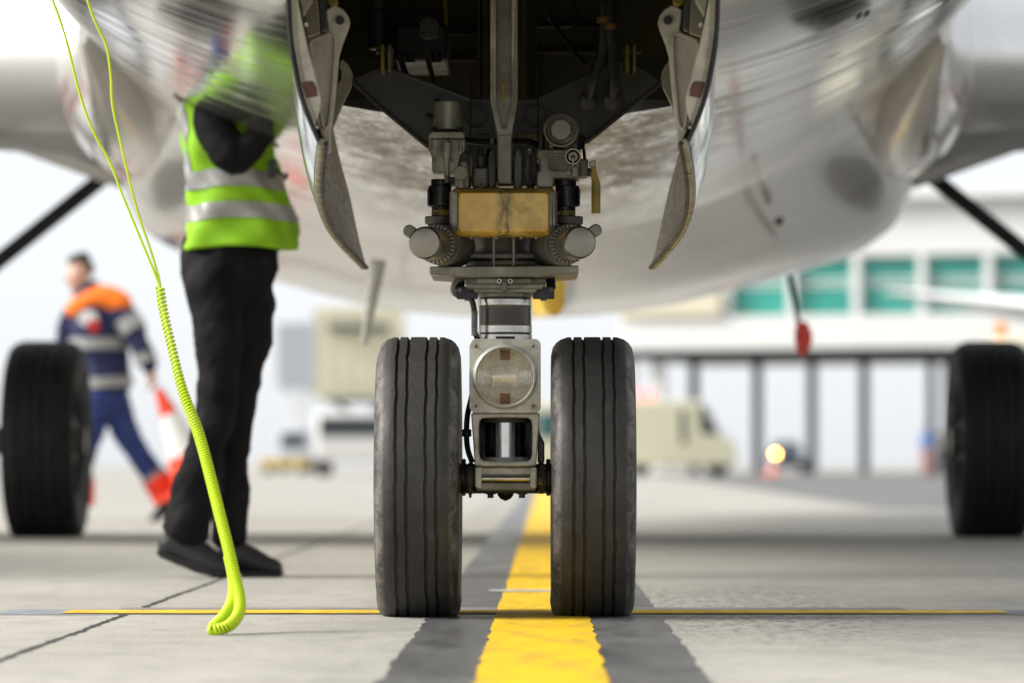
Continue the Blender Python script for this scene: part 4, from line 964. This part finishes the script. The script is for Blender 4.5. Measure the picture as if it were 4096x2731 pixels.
def organic(name, chains, m, par, vox=.012, smooth=6, disp=0., tex=None, n=20):
    g = G()
    for c_ in chains: limb(g, c_, n)
    o = g.build(name, m, par, 0, 180)
    r = o.modifiers.new('remesh', 'REMESH'); r.mode = 'VOXEL'; r.voxel_size = vox; r.use_smooth_shade = True
    s_ = o.modifiers.new('smooth', 'SMOOTH'); s_.iterations = smooth; s_.factor = .5
    if disp:
        d = o.modifiers.new('folds', 'DISPLACE'); d.texture = tex or clouds; d.strength = disp; d.mid_level = .5; d.texture_coords = 'GLOBAL'
    return o
def sole(g, pts, D0, D1): return g.prism(pts, D0, D1)
def hand(wrist, dirv, curl, scale=1., side=1):
    """palm, four fingers and a thumb as limb chains, from the wrist along dirv, curling towards curl"""
    d = Vector(dirv).normalized(); c_ = Vector(curl); c_ = (c_ - d * c_.dot(d)).normalized(); l = d.cross(c_) * side
    w = Vector(wrist); k = scale; ch = [[(w, .026 * k, .02 * k), (w + d * .04 * k, .036 * k, .017 * k), (w + d * .085 * k, .040 * k, .015 * k)]]
    for i, ln in enumerate((.070, .080, .074, .058)):
        b = w + d * .088 * k + l * (.030 - .020 * i) * k; p1 = b + (d * .9 + c_ * .35) * ln * .45 * k; p2 = p1 + (d * .35 + c_ * .9) * ln * .33 * k; p3 = p2 + (-d * .35 + c_ * .8) * ln * .28 * k
        ch.append([(b, .0095 * k), (p1, .009 * k), (p2, .0085 * k), (p3, .007 * k)])
    b = w + d * .03 * k + l * .03 * k; p1 = b + (d * .6 + l * .7 + c_ * .3) * .04 * k; p2 = p1 + (d * .8 + c_ * .7) * .03 * k
    ch.append([(b, .013 * k), (p1, .011 * k), (p2, .008 * k)])
    return ch

# --- ground worker under the nose, reaching into the belly hatch
D1 = 13.45
def W1(x, y, dd=0.): return P(x, y, D1 + dd)
p1 = thing('person', gpt(900, 2305), 'ground worker in lime vest and black trousers reaching up into the polished belly', 'person', None)
organic('body', [[(W1(920, 1060), .11, .08), (W1(930, 800), .12, .08), (W1(900, 560), .11, .08), (W1(885, 440), .11, .08)],
                 [(W1(880, 440), .06), (W1(890, 345), .055)],
                 [(W1(897, 300), .070, .072), (W1(900, 250), .082, .078), (W1(897, 200), .076, .072)], [(W1(975, 262), .012), (W1(982, 275), .015)],
                 [(W1(890, 1060), .08), (W1(872, 1400, -.07), .045), (W1(866, 1640, -.07), .035), (W1(772, 1990, -.08), .035), (W1(735, 2160, -.08), .033)],
                 [(W1(950, 1060), .08), (W1(985, 1400, .05), .045), (W1(945, 1650, .05), .035), (W1(926, 1900, .05), .032), (W1(915, 2190, .05), .033)],
                 [(W1(1085, 500, -.17), .032), (W1(1120, 430, -.17), .028)]] + hand(W1(1118, 436, -.17), (.3, 0, 1), (1, 0, .1)), skinm, p1, .014, 4)
organic('hair', [[(W1(885, 215), .072, .075), (W1(880, 190), .075, .07)], [(W1(850, 250), .05, .07), (W1(852, 215), .05, .07)]], hairm, p1, .014, 4)
organic('trousers', [[(W1(918, 985), .155, .125), (W1(915, 1090), .162, .13), (W1(925, 1160), .14, .12)],
                     [(W1(840, 1100, -.06), .085, .10), (W1(875, 1330, -.07), .082, .088), (W1(873, 1500, -.07), .067, .075), (W1(866, 1640, -.07), .062, .068), (W1(812, 1820, -.075), .066, .07), (W1(772, 1980, -.08), .072, .075), (W1(742, 2125, -.08), .078, .08)],
                     [(W1(990, 1100, .05), .085, .10), (W1(1003, 1300, .05), .078, .088), (W1(968, 1500, .05), .066, .072), (W1(945, 1660, .05), .060, .066), (W1(925, 1850, .05), .054, .06), (W1(928, 2000, .05), .060, .066), (W1(915, 2150, .05), .062, .07)],
                     [(W1(1070, 1010, -.05), .035, .05), (W1(1092, 1085, -.05), .02, .04)]],
        blackcloth, p1, .011, 5, .030, clouds)
# vest: loft following the torso, hem open below
VX_ = [(1000, 742, 1178), (985, 736, 1188), (940, 742, 1192), (885, 752, 1184), (820, 758, 1170), (760, 754, 1142), (690, 748, 1116), (600, 734, 1090), (500, 724, 1062), (430, 722, 1036), (385, 745, 1010)]
ysv = [v[0] for v in VX_][::-1]; 
def vsec(y, grow=0., n=56):
    l = float(np.interp(y, ysv, [v[1] for v in VX_][::-1])); r = float(np.interp(y, ysv, [v[2] for v in VX_][::-1]))
    c_ = W1((l + r) / 2, y); hw = (r - l) / 2 * D1 / FPX + grow; hd = .148 + grow
    out = []
    for k in range(n):
        a = 2 * math.pi * k / n; ca, sa = math.cos(a), math.sin(a)
        e = 2 / 2.5; fold = .006 * math.sin(5 * a + y * .021) + .005 * math.sin(9 * a - y * .035)
        out.append(c_ + Vector((math.copysign(abs(ca) ** e, ca) * (hw + fold), math.copysign(abs(sa) ** e, sa) * (hd + fold), .006 * math.sin(3 * a))))
    return out
ys_ = list(np.linspace(1000, 385, 40))
secs = [vsec(y) for y in ys_]
top = sum(secs[-1], Vector()) / len(secs[-1]); secs.append([top + (p - top) * .55 + Vector((0, 0, .03)) for p in secs[-1]]); secs.append([top + (p - top) * .3 + Vector((0, 0, .04)) for p in secs[-2]])
vg = G().loft(secs, True, False); v_ = vg.build('vest', vestm, p1, 0, 180)
so_ = v_.modifiers.new('cloth', 'SOLIDIFY'); so_.thickness = .004; so_.offset = -1
for a, b in ((762, 692), (886, 822)):
    G().loft([vsec(y, .004) for y in np.linspace(a, b, 8)], True, False).build('reflective_band', reflm, v_, 0, 180)
# braces of tape over the shoulder
secs = []
for y in np.linspace(692, 400, 14):
    ring_ = vsec(y, .004, 112); secs.append(ring_[62:69])
G().loft(secs, False, False).build('reflective_band', reflm, v_, 0, 180)
organic('sleeve', [[(W1(835, 440, -.09), .062, .06), (W1(872, 540, -.14), .066, .064), (W1(920, 620, -.165), .062, .06), (W1(948, 655, -.165), .046, .05)],
                   [(W1(945, 650, -.165), .048), (W1(1010, 580, -.17), .046), (W1(1075, 500, -.165), .042)]], blackcloth, p1, .010, 4, .020, clouds)
def shoe(name, par, hp, sole_pts, D):
    s_ = organic(name, [hp], shoem, par, .007, 4)
    s_['label'] = 'black leather work shoe'
    G().prism(sole_pts, D - .045, D + .045).build('sole', solem, s_, .008)
    return s_
shoe('shoe', p1, [(W1(665, 2180, -.08), .046, .042), (W1(730, 2195, -.08), .054, .044), (W1(800, 2228, -.08), .052, .046), (W1(870, 2262, -.08), .040, .048), (W1(925, 2278, -.08), .028, .042)],
     [(620, 2206), (640, 2228), (690, 2250), (722, 2264), (728, 2254), (760, 2262), (800, 2290), (840, 2303), (945, 2304), (958, 2292), (900, 2292), (840, 2284), (780, 2250), (700, 2228), (640, 2198)], D1 - .08)
shoe('shoe', p1, [(W1(880, 2230, .05), .046, .042), (W1(940, 2222, .05), .055, .044), (W1(1000, 2240, .05), .046, .046), (W1(1070, 2264, .05), .034, .046), (W1(1112, 2276, .05), .027, .040)],
     [(846, 2284), (846, 2304), (920, 2304), (926, 2297), (960, 2297), (970, 2304), (1120, 2303), (1138, 2292), (1120, 2286), (980, 2286)], D1 + .03)
# radio clipped to the front of the vest
rad = G().pbox(1072, 640, 1104, 712, D1 - .155, D1 - .12).build('radio', blackm, p1, .004)
G().tube([W1(1104, 680, -.14), W1(1128, 700, -.14), W1(1148, 698, -.13), W1(1140, 720, -.13)], .005, 8, 5).build('cable', blackm, p1)

# --- marshaller walking behind the left main wheel with a traffic cone
D2 = 26.7
def W2(x, y, dd=0.): return P(x, y, D2 + dd)
p2 = thing('person', gpt(440, 2085), 'man in navy jacket with orange shoulders walking past the main wheel carrying a cone', 'person')
hd2 = hand(W2(598, 1478, -.12), (.25, 0, -1), (-1, 0, -.2), .95)
organic('body', [[(W2(430, 1560), .14, .11), (W2(400, 1350), .16, .11), (W2(395, 1230), .15, .10)],
                 [(W2(365, 1215), .062), (W2(335, 1150, -.01), .058)],
                 [(W2(306, 1158, -.03), .048, .05), (W2(312, 1115, -.02), .072, .068), (W2(318, 1080), .080, .072), (W2(325, 1055), .068, .064)],
                 [(W2(268, 1105, -.05), .012), (W2(261, 1118, -.055), .014)], [(W2(345, 1100, -.07), .012, .01), (W2(343, 1118, -.07), .009, .009)],
                 [(W2(425, 1570), .09), (W2(500, 1730, .06), .065), (W2(630, 1920, .08), .045), (W2(662, 1990, .08), .04)],
                 [(W2(410, 1570), .09), (W2(345, 1760, -.05), .065), (W2(320, 1940, -.05), .045), (W2(318, 2040, -.05), .04)],
                 [(W2(490, 1240, -.05), .05), (W2(565, 1390, -.10), .04), (W2(600, 1480, -.12), .03)]] + hd2, skinm, p2, .013, 3)
organic('hair', [[(W2(330, 1048), .068, .066), (W2(318, 1038), .066, .064)], [(W2(352, 1090, 0.02), .04, .066), (W2(348, 1065, .01), .05, .068)], [(W2(282, 1048, -.02), .03, .045), (W2(300, 1038, -.01), .04, .05)]], hairm, p2, .012, 3)
jk = organic('jacket', [[(W2(430, 1555), .155, .125), (W2(420, 1450), .16, .13), (W2(395, 1340), .185, .135), (W2(385, 1240), .165, .12)],
                        [(W2(385, 1215), .10, .09), (W2(355, 1170), .066, .066)],
                        [(W2(290, 1255, .06), .07, .07), (W2(262, 1330, .10), .062, .062), (W2(270, 1450, .12), .055, .055)],
                        [(W2(480, 1238, -.05), .088, .085), (W2(530, 1320, -.09), .078), (W2(570, 1400, -.11), .068), (W2(600, 1470, -.12), .052)]], navy, p2, .013, 5, .03, clouds)
# orange yoke over the shoulders, and the collar
organic('orange_yoke', [[(W2(300, 1245, .02), .07, .10), (W2(350, 1205, -.01), .085, .115), (W2(420, 1195, -.02), .092, .118), (W2(478, 1215, -.05), .086, .10), (W2(500, 1240, -.06), .06, .085)]], orangecloth, p2, .012, 4)
organic('collar', [[(W2(308, 1195, -.04), .03, .05), (W2(345, 1165, -.05), .035, .05), (W2(372, 1140, 0), .034, .06)]], navy, p2, .010, 3)
def ringband(c0, c1, ra, rb, m, par, name='reflective_band'):
    g_ = G(); d = (c1 - c0).normalized(); v0 = (Vector((0, 1, 0)) - d * d.y).normalized(); u0 = d.cross(v0)
    g_.loft([[c + u0 * ra * math.cos(2 * math.pi * k / 32) + v0 * rb * math.sin(2 * math.pi * k / 32) for k in range(32)] for c in (c0, c0.lerp(c1, .5), c1)], True, False)
    return g_.build(name, m, par, 0, 60)
ringband(W2(398, 1398), W2(398, 1352), .198, .15, reflm, jk); ringband(W2(428, 1550), W2(426, 1508), .172, .142, reflm, jk)
ringband(W2(538, 1328, -.092), W2(508, 1275, -.075), .090, .092, reflm, jk); ringband(W2(590, 1452, -.115), W2(574, 1412, -.11), .072, .072, reflm, jk)
for x, y, rx, ry, m_, k in ((350, 1272, 40, 32, whitem, 0), (372, 1302, 26, 26, redm, .004)):
    n_ = 24; front = [W2(x + rx * math.cos(2 * math.pi * i / n_), y + ry * math.sin(2 * math.pi * i / n_), -.160 - k) for i in range(n_)]
    g_ = G(); g_.add(front + [p + Vector((0, .04, 0)) for p in front], [tuple(range(n_))] + [(i, i + n_, (i + 1) % n_ + n_, (i + 1) % n_) for i in range(n_)]); g_.build('emblem', m_, jk)
tr = organic('trousers', [[(W2(430, 1540), .14, .115), (W2(425, 1610), .145, .12)],
                     [(W2(455, 1600, .03), .105, .105), (W2(495, 1710, .06), .092), (W2(545, 1800, .07), .08), (W2(610, 1895, .08), .078), (W2(648, 1955, .08), .082)],
                     [(W2(400, 1600, -.04), .105, .105), (W2(355, 1740, -.05), .09), (W2(325, 1850, -.05), .08), (W2(318, 2010, -.05), .078)]], blue, p2, .013, 5, .03, clouds)
for c0, c1 in ((W2(662, 1975, .08), W2(622, 1912, .08)), (W2(318, 2020, -.05), W2(320, 1920, -.05))):
    ringband(c0, c1, .094, .094, redcloth, tr, 'orange_band')
for c0, c1 in ((W2(622, 1912, .08), W2(610, 1893, .08)), (W2(320, 1920, -.05), W2(321, 1898, -.05))): ringband(c0, c1, .092, .092, reflm, tr)
def shoe2(hp, sole_pts, D):
    s_ = organic('shoe', [hp], shoem, p2, .010, 3); G().prism(sole_pts, D - .045, D + .045).build('sole', solem, s_, .006)
shoe2([(W2(690, 2005, .08), .05, .045), (W2(660, 2030, .08), .05, .045), (W2(628, 2062, .08), .035, .045), (W2(610, 2074, .08), .022, .04)], [(715, 2005), (718, 2020), (650, 2070), (612, 2084), (596, 2082), (604, 2072), (650, 2050), (690, 2020)], D2 + .08)
shoe2([(W2(330, 2050, -.05), .05, .045), (W2(295, 2060, -.05), .045, .045), (W2(250, 2072, -.05), .026, .04)], [(350, 2074), (350, 2088), (235, 2088), (230, 2078)], D2 - .05)

# traffic cones
def cone(base, axis, h, label, cat='traffic cone', scale=1.):
    base = Vector(base); ax_ = Vector(axis).normalized()
    t = thing('traffic_cone', base, label, cat)
    r0, r1 = .17 * scale, .022 * scale
    seg_ = [(0, .30, conered), (.30, .72, conewhite), (.72, 1, conered)]
    u = ax_.orthogonal().normalized(); w = ax_.cross(u)
    g_ = G(); c_ = [base + (u * a + w * b) * .23 * scale for a, b in ((1, 1), (-1, 1), (-1, -1), (1, -1))]
    g_.add(c_ + [p + ax_ * .035 * scale for p in c_], [(3, 2, 1, 0), (4, 5, 6, 7), (0, 1, 5, 4), (1, 2, 6, 5), (2, 3, 7, 6), (3, 0, 4, 7)]); g_.build('base_plate', conered, t, .006)
    for a, b, m_ in seg_:
        G().lathe(base + ax_ * (.03 * scale + h * a), base + ax_ * (.03 * scale + h * b), [(0, r0 + (r1 - r0) * a), (1, r0 + (r1 - r0) * b)], 28).build('cone_band', m_, t)
    return t
tipc = P(628, 1545, D2 - .12); axc = (P(612, 1490, D2 - .12) - P(790, 1900, D2 - .12)); bc = tipc - axc.normalized() * .70
cone(bc, axc, .66, 'red and white traffic cone carried upright by its tip in the walking man\'s hand')

# ------------------------------------------------------------------ background
def wpart(poly, ax, a0, a1, name, m, par, bev=.03): return G().wprism(poly, ax, a0, a1).build(name, m, par, bev)
def wheel(par, c, r, w, ax='x'):
    d = Vector((w / 2, 0, 0)) if ax == 'x' else Vector((0, w / 2, 0)); c = Vector(c)
    o = G().lathe(c - d, c + d, [(0, r * .5), (0, r * .85), (.1, r * .97), (.25, r), (.75, r), (.9, r * .97), (1, r * .85), (1, r * .5)], 28).build('wheel', blackrub, par)
    G().lathe(c - d * 1.02, c + d * 1.02, [(0, r * .2), (.02, r * .5), (.98, r * .5), (1, r * .2)], 20).build('rim', steelgrey, o)
def X_(px, D): return (px - VX) / FPX * D + CAMX
def Z_(py, D): return CAMZ - (py - VY) / FPX * D

# terminal with green glazing raised on dark columns
DT = 205.; yT = DT - 10
TH = R(-20); TX0 = X_(2640, DT)               # the front is turned a little
def U(px):
    r_ = (px - VX) / FPX; return TX0 + (r_ * DT + CAMX - TX0) / (math.cos(TH) - r_ * math.sin(TH))
tb = thing('terminal_building', (TX0, yT, 0), 'white terminal with rows of green windows raised on dark columns', 'building')
zb = Z_(1400, DT); zw0, zw1 = Z_(1268, DT), Z_(1040, DT); ztop = Z_(820, DT)
x0, x1 = U(2890), U(5200)
G().box((U(2480), yT, zb), (x1, yT + 16, zw0)).build('lower_fascia', wallwhite, tb, .05)
G().box((x0, yT, zw1), (x1, yT + 16, ztop)).build('upper_fascia', wallwhite, tb, .05)
G().box((x0, yT + .9, zw0), (x1, yT + 16, zw1)).build('hall', wallwhite, tb)
G().box((x0 - .3, yT - .8, ztop), (x1, yT + 16.5, ztop + .4)).build('roof', wallwhite, tb, .05)
G().box((U(2480), yT - .3, zw0 + .02), (x0 - .02, yT + 15, Z_(1165, DT))).build('end_block', wallcream, tb, .05)
G().box((U(2480), yT + .2, zb - .45), (U(3655), yT + 15, zb - .01)).build('edge_beam', darkcol, tb)
pw = 3.3; xx = x0
zm = (zw0 + zw1) / 2
i = 0
while xx < x1 - 1:
    G().box((xx, yT + .02, zw0), (xx + .42, yT + .9, zw1)).build('mullion', wallwhite, tb, .03)
    for za, zb2 in ((zw0 + .05, zw0 + 1.4), (zw0 + 1.52, zm + .25), (zm + .37, zw1 - .05)):
        G().box((xx + .43, yT + .55, za), (xx + pw - .01, yT + .62, zb2)).build('window_pane', greenglass, tb)
    for za in (zw0 + 1.4, zm + .25): G().box((xx + .42, yT + .45, za + .005), (xx + pw, yT + .85, za + .115)).build('transom', wallwhite, tb)
    xx += pw; i += 1
for px, w in ((2735, .42), (2990, .42), (3210, .42), (3420, .42), (3690, .35), (3757, .35), (4010, .42), (4250, .42)):
    G().box((U(px) - w / 2, yT + 1.5, 0), (U(px) + w / 2, yT + 1.9, zb - .4 if px < 3655 else zb)).build('column', darkcol, tb, .02)
for px in (2480, 2600): G().box((U(px) - .3, yT + 1, 0), (U(px) + .3, yT + 1.6, zb)).build('column', wallwhite, tb, .02)

tb.rotation_euler = (0, 0, TH); tb.matrix_basis = Matrix.Translation((TX0, yT, 0)) @ Matrix.Rotation(TH, 4, 'Z')

# parked airliner whose wing tip reaches in
DP = 112.; pa = thing('parked_airliner', (X_(5200, DP), DP - 10, 0), 'white parked airliner whose wing reaches in front of the green windows', 'airliner')
secs = []
for px, yc, th, ch, D in ((3545, 1168, 8, .9, DP), (3590, 1170, 22, 1.3, DP), (3800, 1195, 56, 2.2, DP - .6), (4096, 1228, 92, 3.2, DP - 1.3), (4700, 1290, 150, 5.2, DP - 3), (5200, 1330, 190, 6.4, DP - 4)):
    c_ = P(px, yc, D); t_ = th * D / FPX / 2
    secs.append([c_ + Vector((0, math.cos(R(a)) * ch * -.5 + ch * .2, math.sin(R(a)) * t_)) for a in range(0, 360, 20)])
G().loft(secs).build('wing', mat('bright_white_paint', (.86, .86, .85), .4, var=.03), pa, 0, 50)
fx_ = X_(5300, DP) + 1.5; fz_ = 3.3
G().lathe((fx_, DP - 32, fz_ - .4), (fx_, DP + 14, fz_ + .6), [(0, .05), (.015, .6), (.05, 1.2), (.1, 1.7), (.15, 1.88), (.7, 1.88), (.85, 1.3), (1, .2)], 36).build('fuselage', wallwhite, pa)
for yy in (DP - 27, DP - 13):
    for xs_ in (-.4, .4) if yy < DP - 20 else (-2.6, 2.6):
        G().cyl((fx_ + xs_, yy, .3), (fx_ + xs_ * .8, yy, 2.2), .09).build('gear_leg', steelgrey, pa); wheel(pa, (fx_ + xs_, yy, .5), .5, .3)

# cream service van facing right
DV = 135.; vn = thing('service_van', (X_(2700, DV), DV - 10, 0), 'cream service van with a dark slanted windscreen parked on the apron', 'van')
yv = DV - 10
side = [(X_(2470, DV), .35), (X_(2470, DV), Z_(1612, DV)), (X_(2500, DV), Z_(1598, DV)), (X_(2795, DV), Z_(1604, DV)), (X_(2815, DV), Z_(1615, DV)), (X_(2878, DV), Z_(1735, DV)), (X_(2925, DV), Z_(1760, DV)), (X_(2940, DV), Z_(1790, DV)), (X_(2942, DV), .35)]
def wq(poly): return [(a, b) for a, b in poly]
g_ = G(); n_ = len(side)
g_.add([(a, yv - .95, b) for a, b in side] + [(a, yv + .95, b) for a, b in side], [tuple(range(n_)), tuple(range(2 * n_ - 1, n_ - 1, -1))] + [(i, i + n_, (i + 1) % n_ + n_, (i + 1) % n_) for i in range(n_)]); g_.build('body', vancream, vn, .08)
def vplate(pts, name, m_): 
    n_ = len(pts); g_ = G(); q = [(X_(a, DV), yv - .975, Z_(b, DV)) for a, b in pts]
    g_.add(q + [(a, b + .06, c_) for a, b, c_ in q], [tuple(range(n_))] + [(i, i + n_, (i + 1) % n_ + n_, (i + 1) % n_) for i in range(n_)]); return g_.build(name, m_, vn)
vplate([(2792, 1622), (2812, 1622), (2868, 1735), (2800, 1735), (2796, 1700)], 'side_window', carglass)
vplate([(2716, 1640), (2738, 1640), (2740, 1775), (2720, 1775)], 'door_gap', carglass)
q = [(X_(a, DV), y_, Z_(b, DV)) for a, b in ((2822, 1624), (2884, 1734)) for y_ in (yv - .8, yv + .8)]
G().add([q[0], q[1], q[3], q[2]], [(0, 1, 2, 3)]).build('windscreen', carglass, vn)
for px in (2560, 2870): wheel(vn, (X_(px, DV), yv - .8, .36), .36, .24, 'y'); wheel(vn, (X_(px, DV), yv + .8, .36), .36, .24, 'y')
for px in (2545, 2600): G().lathe((X_(px, DV), yv, Z_(1600, DV)), (X_(px, DV), yv, Z_(1562, DV)), [(0, .13), (.3, .13), (.4, .11), (.9, .10), (1, .05)], 16).build('beacon', redlamp, vn)

def bus(px0, px1, py0, D, body, glassm, label, cat, name, nwin=4):
    y = D - 10; t = thing(name, (X_((px0 + px1) / 2, D), y, 0), label, cat); a, b = X_(px0, D), X_(px1, D); zt = Z_(py0, D)
    G().box((a, y - 1.2, .35), (b, y + 1.2, zt)).build('body', body, t, .12, seg=3)
    w = (b - a - .4) / nwin
    for i in range(nwin): G().box((a + .2 + i * w + .06, y - 1.23, zt * .5), (a + .2 + (i + 1) * w - .06, y - 1.15, zt * .86)).build('window', glassm, t, .02)
    for x in (a + .18 * (b - a), b - .18 * (b - a)): wheel(t, (x, y - 1.05, .45), .45, .28, 'y'); wheel(t, (x, y + 1.05, .45), .45, .28, 'y')
    return t
bus(2030, 2462, 1610, 165., vancream, tealglass, 'cream apron bus with teal windows standing behind the nose wheels', 'bus', 'apron_bus')

# dark car seen from the front
DC = 190.; cr = thing('parked_car', (X_(3145, DC), DC - 10, 0), 'dark blue car parked beside a dark column under the terminal', 'car')
yc = DC - 10; xa, xb = X_(3068, DC), X_(3222, DC); xm = (xa + xb) / 2; hw = (xb - xa) / 2
prof = [(-1, .25), (-1, .62), (-.96, .86), (-.78, .98), (-.66, 1.36), (-.5, 1.47), (.5, 1.47), (.66, 1.36), (.78, .98), (.96, .86), (1, .62), (1, .25)]
lo = [[Vector((xm + a * hw * k, yc + y, .25 + (b - .25) * zk)) for a, b in prof] for y, k, zk in ((-2.1, .9, .42), (-1.95, .98, .5), (-.9, 1, .6), (-.3, 1, 1), (1.3, 1, 1), (1.9, .97, .7), (2.1, .92, .6))]
G().loft(lo).build('body', carblue, cr, 0, 40)
G().add([(xm - hw * .62, yc - .88, .98), (xm + hw * .62, yc - .88, .98), (xm + hw * .52, yc - .34, 1.38), (xm - hw * .52, yc - .34, 1.38)], [(0, 1, 2, 3)]).build('windscreen', carglass, cr)
for s_ in (-1, 1):
    G().lathe((xm + s_ * hw * .68, yc - 2.12, .68), (xm + s_ * hw * .68, yc - 2.0, .68), [(0, .10), (1, .13)], 16).build('headlight', whitem, cr)
    for y in (-1.35, 1.3): wheel(cr, (xm + s_ * (hw - .12), yc + y, .31), .31, .22)
DK = 150.; wc = cone((X_(3090, DK), DK - 10, 0), (0, 0, 1), .52, 'red traffic cone with a lit amber warning lamp on top near the dark car', scale=1.2)
G().cyl((X_(3090, DK), DK - 10, .54), (X_(3098, DK), DK - 10, .72), .02).build('lamp_stem', steelgrey, wc)
G().lathe((X_(3102, DK), DK - 10.06, .78), (X_(3102, DK), DK - 9.9, .78), [(0, .03), (.1, .075), (.6, .085), (1, .06)], 20).build('warning_lamp', orangelamp, wc)

# catering trucks with raised boxes
def catering(px0, px1, py0, py1, D, boxm, chm, label, bar):
    y = D - 10; a, b = X_(px0, D), X_(px1, D); zt, zb_ = Z_(py0, D), Z_(py1, D)
    t = thing('catering_truck', ((a + b) / 2, y, 0), label, 'truck', None)
    bo = G().box((a, y - 1.4, zb_), (b, y + 4.2, zt)).build('raised_box', boxm, t, .06)
    n_ = 5; w = (b - a) / n_
    for i in range(n_ + 1): G().box((a + i * w - .03, y - 1.44, zb_ + .05), (a + i * w + .03, y - 1.39, zt - .05)).build('box_rib', boxm, bo)
    if bar:
        G().box((a + .5, y - 2.0, zt - .85), (b - .45, y - 1.3, zt - .62)).build('canopy_rail', steelgrey, t, .02)
        G().box((a + .4, y - 2.3, zb_ - .15), (b - .5, y - 1.2, zb_ - .03)).build('platform', steelgrey, t, .02)
    z0 = 1.05
    for yy in (y - .9, y + 3.6):
        for s_ in (-1, 1):
            G().tube([((a + b) / 2 - s_ * (b - a) * .32, yy, z0), ((a + b) / 2 + s_ * (b - a) * .32, yy, zb_)], .07, 8).build('scissor_arm', chm, t)
    G().box((a + .15, y - 1.6, .55), (b - .15, y + 5, 1.0)).build('chassis', chm, t, .05)
    cabm = G().box((a + .1, y - 3.2, .5), (b - .1, y - 1.62, 2.2)).build('cab', boxm if not bar else conewhite, t, .12)
    G().box((a + .25, y - 3.23, 1.35), (b - .25, y - 3.1, 2.0)).build('windscreen', carglass, cabm, .02)
    for x in (a + .25, b - .25):
        for yy in (y - 2.3, y + 3): wheel(t, (x, yy, .48), .48, .3)
    return t
catering(1268, 1612, 1232, 1597, 144., vancream, steelgrey, 'cream high-lift catering truck with its box raised on dark scissor arms', True)
catering(1118, 1256, 1290, 1552, 215., palegrey, wallwhite, 'pale grey high-lift truck far off with its box raised on white arms', False)
# yellow baggage dolly
DY = 175.; bd = thing('baggage_dolly', (X_(1142, DY), DY - 10, 0), 'low yellow baggage dolly standing empty on the apron', 'dolly')
G().box((X_(1050, DY), DY - 11, .32), (X_(1234, DY), DY - 9, .62)).build('deck', yellowm, bd, .03)
for px in (1075, 1210):
    for yy in (-10.8, -9.2): wheel(bd, (X_(px, DY), DY + yy, .18), .18, .12, 'y')
G().tube([(X_(1050, DY), DY - 10, .4), (X_(1000, DY), DY - 10, .25)], .04, 8).build('tow_bar', yellowm, bd)
# tug with a person in blue next to it
DG = 152.; tg_ = thing('baggage_tug', (X_(3775, DG), DG - 10, 0), 'dark grey baggage tug parked under the white terminal', 'tug')
yg = DG - 10; a, b = X_(3735, DG), X_(3835, DG)
wpart([(a, .35), (a, 1.0), (a + .25, 1.05), (a + .3, 1.6), (b - .1, 1.6), (b, 1.0), (b, .35)], 1, yg - .6, yg + 2.2, 'body', steelgrey, tg_, .05)
G().box((a + .32, yg - .63, 1.08), (b - .14, yg - .58, 1.52)).build('windscreen', carglass, tg_)
for x in (a + .12, b - .12):
    for yy in (-.2, 1.7): wheel(tg_, (x, yg + yy, .34), .34, .22)
DQ = 148.
def W3(x, y, dd=0.): return P(x, y, DQ + dd)
zf = 0.
p3 = thing('person', (X_(3708, DQ), DQ - 10, 0), 'distant worker in a light blue top standing beside the baggage tug', 'person')
def h3(x, z, dd=0.): return Vector((X_(x, DQ), DQ - 10 + dd, z))
organic('body', [[(h3(3706, 1.0), .14, .11), (h3(3706, 1.4), .16, .11)], [(h3(3706, 1.45), .06), (h3(3705, 1.55), .055)], [(h3(3704, 1.6), .08, .085), (h3(3704, 1.70), .08, .085)], [(h3(3697, .95), .08), (h3(3694, .5), .06), (h3(3692, .08), .045)], [(h3(3716, .95), .08), (h3(3719, .5), .06), (h3(3720, .08), .045)], [(h3(3690, 1.4), .05), (h3(3684, 1.12), .042), (h3(3690, .9), .035)], [(h3(3722, 1.4), .05), (h3(3730, 1.14), .042), (h3(3738, 1.0, -.1), .035)]], skinm, p3, .025, 3)
organic('shirt', [[(h3(3706, 1.0), .17, .13), (h3(3706, 1.42), .19, .13)], [(h3(3690, 1.42), .075), (h3(3684, 1.14), .06)], [(h3(3722, 1.42), .075), (h3(3730, 1.16), .06)]], ltblue, p3, .025, 3)
organic('trousers', [[(h3(3697, .98), .11), (h3(3694, .5), .085), (h3(3692, .12), .08)], [(h3(3716, .98), .11), (h3(3719, .5), .085), (h3(3720, .12), .08)]], mat('pale_red_cloth', (.55, .25, .22), .8), p3, .025, 3)
organic('cap', [[(h3(3704, 1.72), .09, .095), (h3(3704, 1.77), .07, .075)]], ltblue, p3, .02, 2)
for x in (3691, 3721): organic('shoe', [[(h3(x, .05, .05), .05), (h3(x, .045, -.14), .045)]], shoem, p3, .02, 2)
# truck behind the right main wheel, its beacon showing above the tyre
DR = 62.; tk = thing('service_truck', (X_(4080, DR), DR - 10, 0), 'service truck with an orange roof beacon hidden behind the right main wheel', 'truck')
yr = DR - 10; a, b = X_(3965, DR), X_(4500, DR); zt = Z_(1352, DR)
G().box((a, yr - .9, .6), (b, yr + 4.5, zt)).build('body', vancream, tk, .08); G().box((a + .15, yr - .93, 1.25), (b - .15, yr - .85, zt - .2)).build('windscreen', carglass, tk, .02)
for x in (a + .18, b - .18):
    for yy in (.1, 3.5): wheel(tk, (x, yr + yy, .45), .45, .28)
G().lathe((X_(4004, DR), yr, zt - .01), (X_(4004, DR), yr, Z_(1288, DR)), [(0, .10), (.2, .10), (.25, .085), (.85, .08), (1, .05)], 20).build('beacon', mat('orange_beacon', (.9, .28, .02), .3), tk)
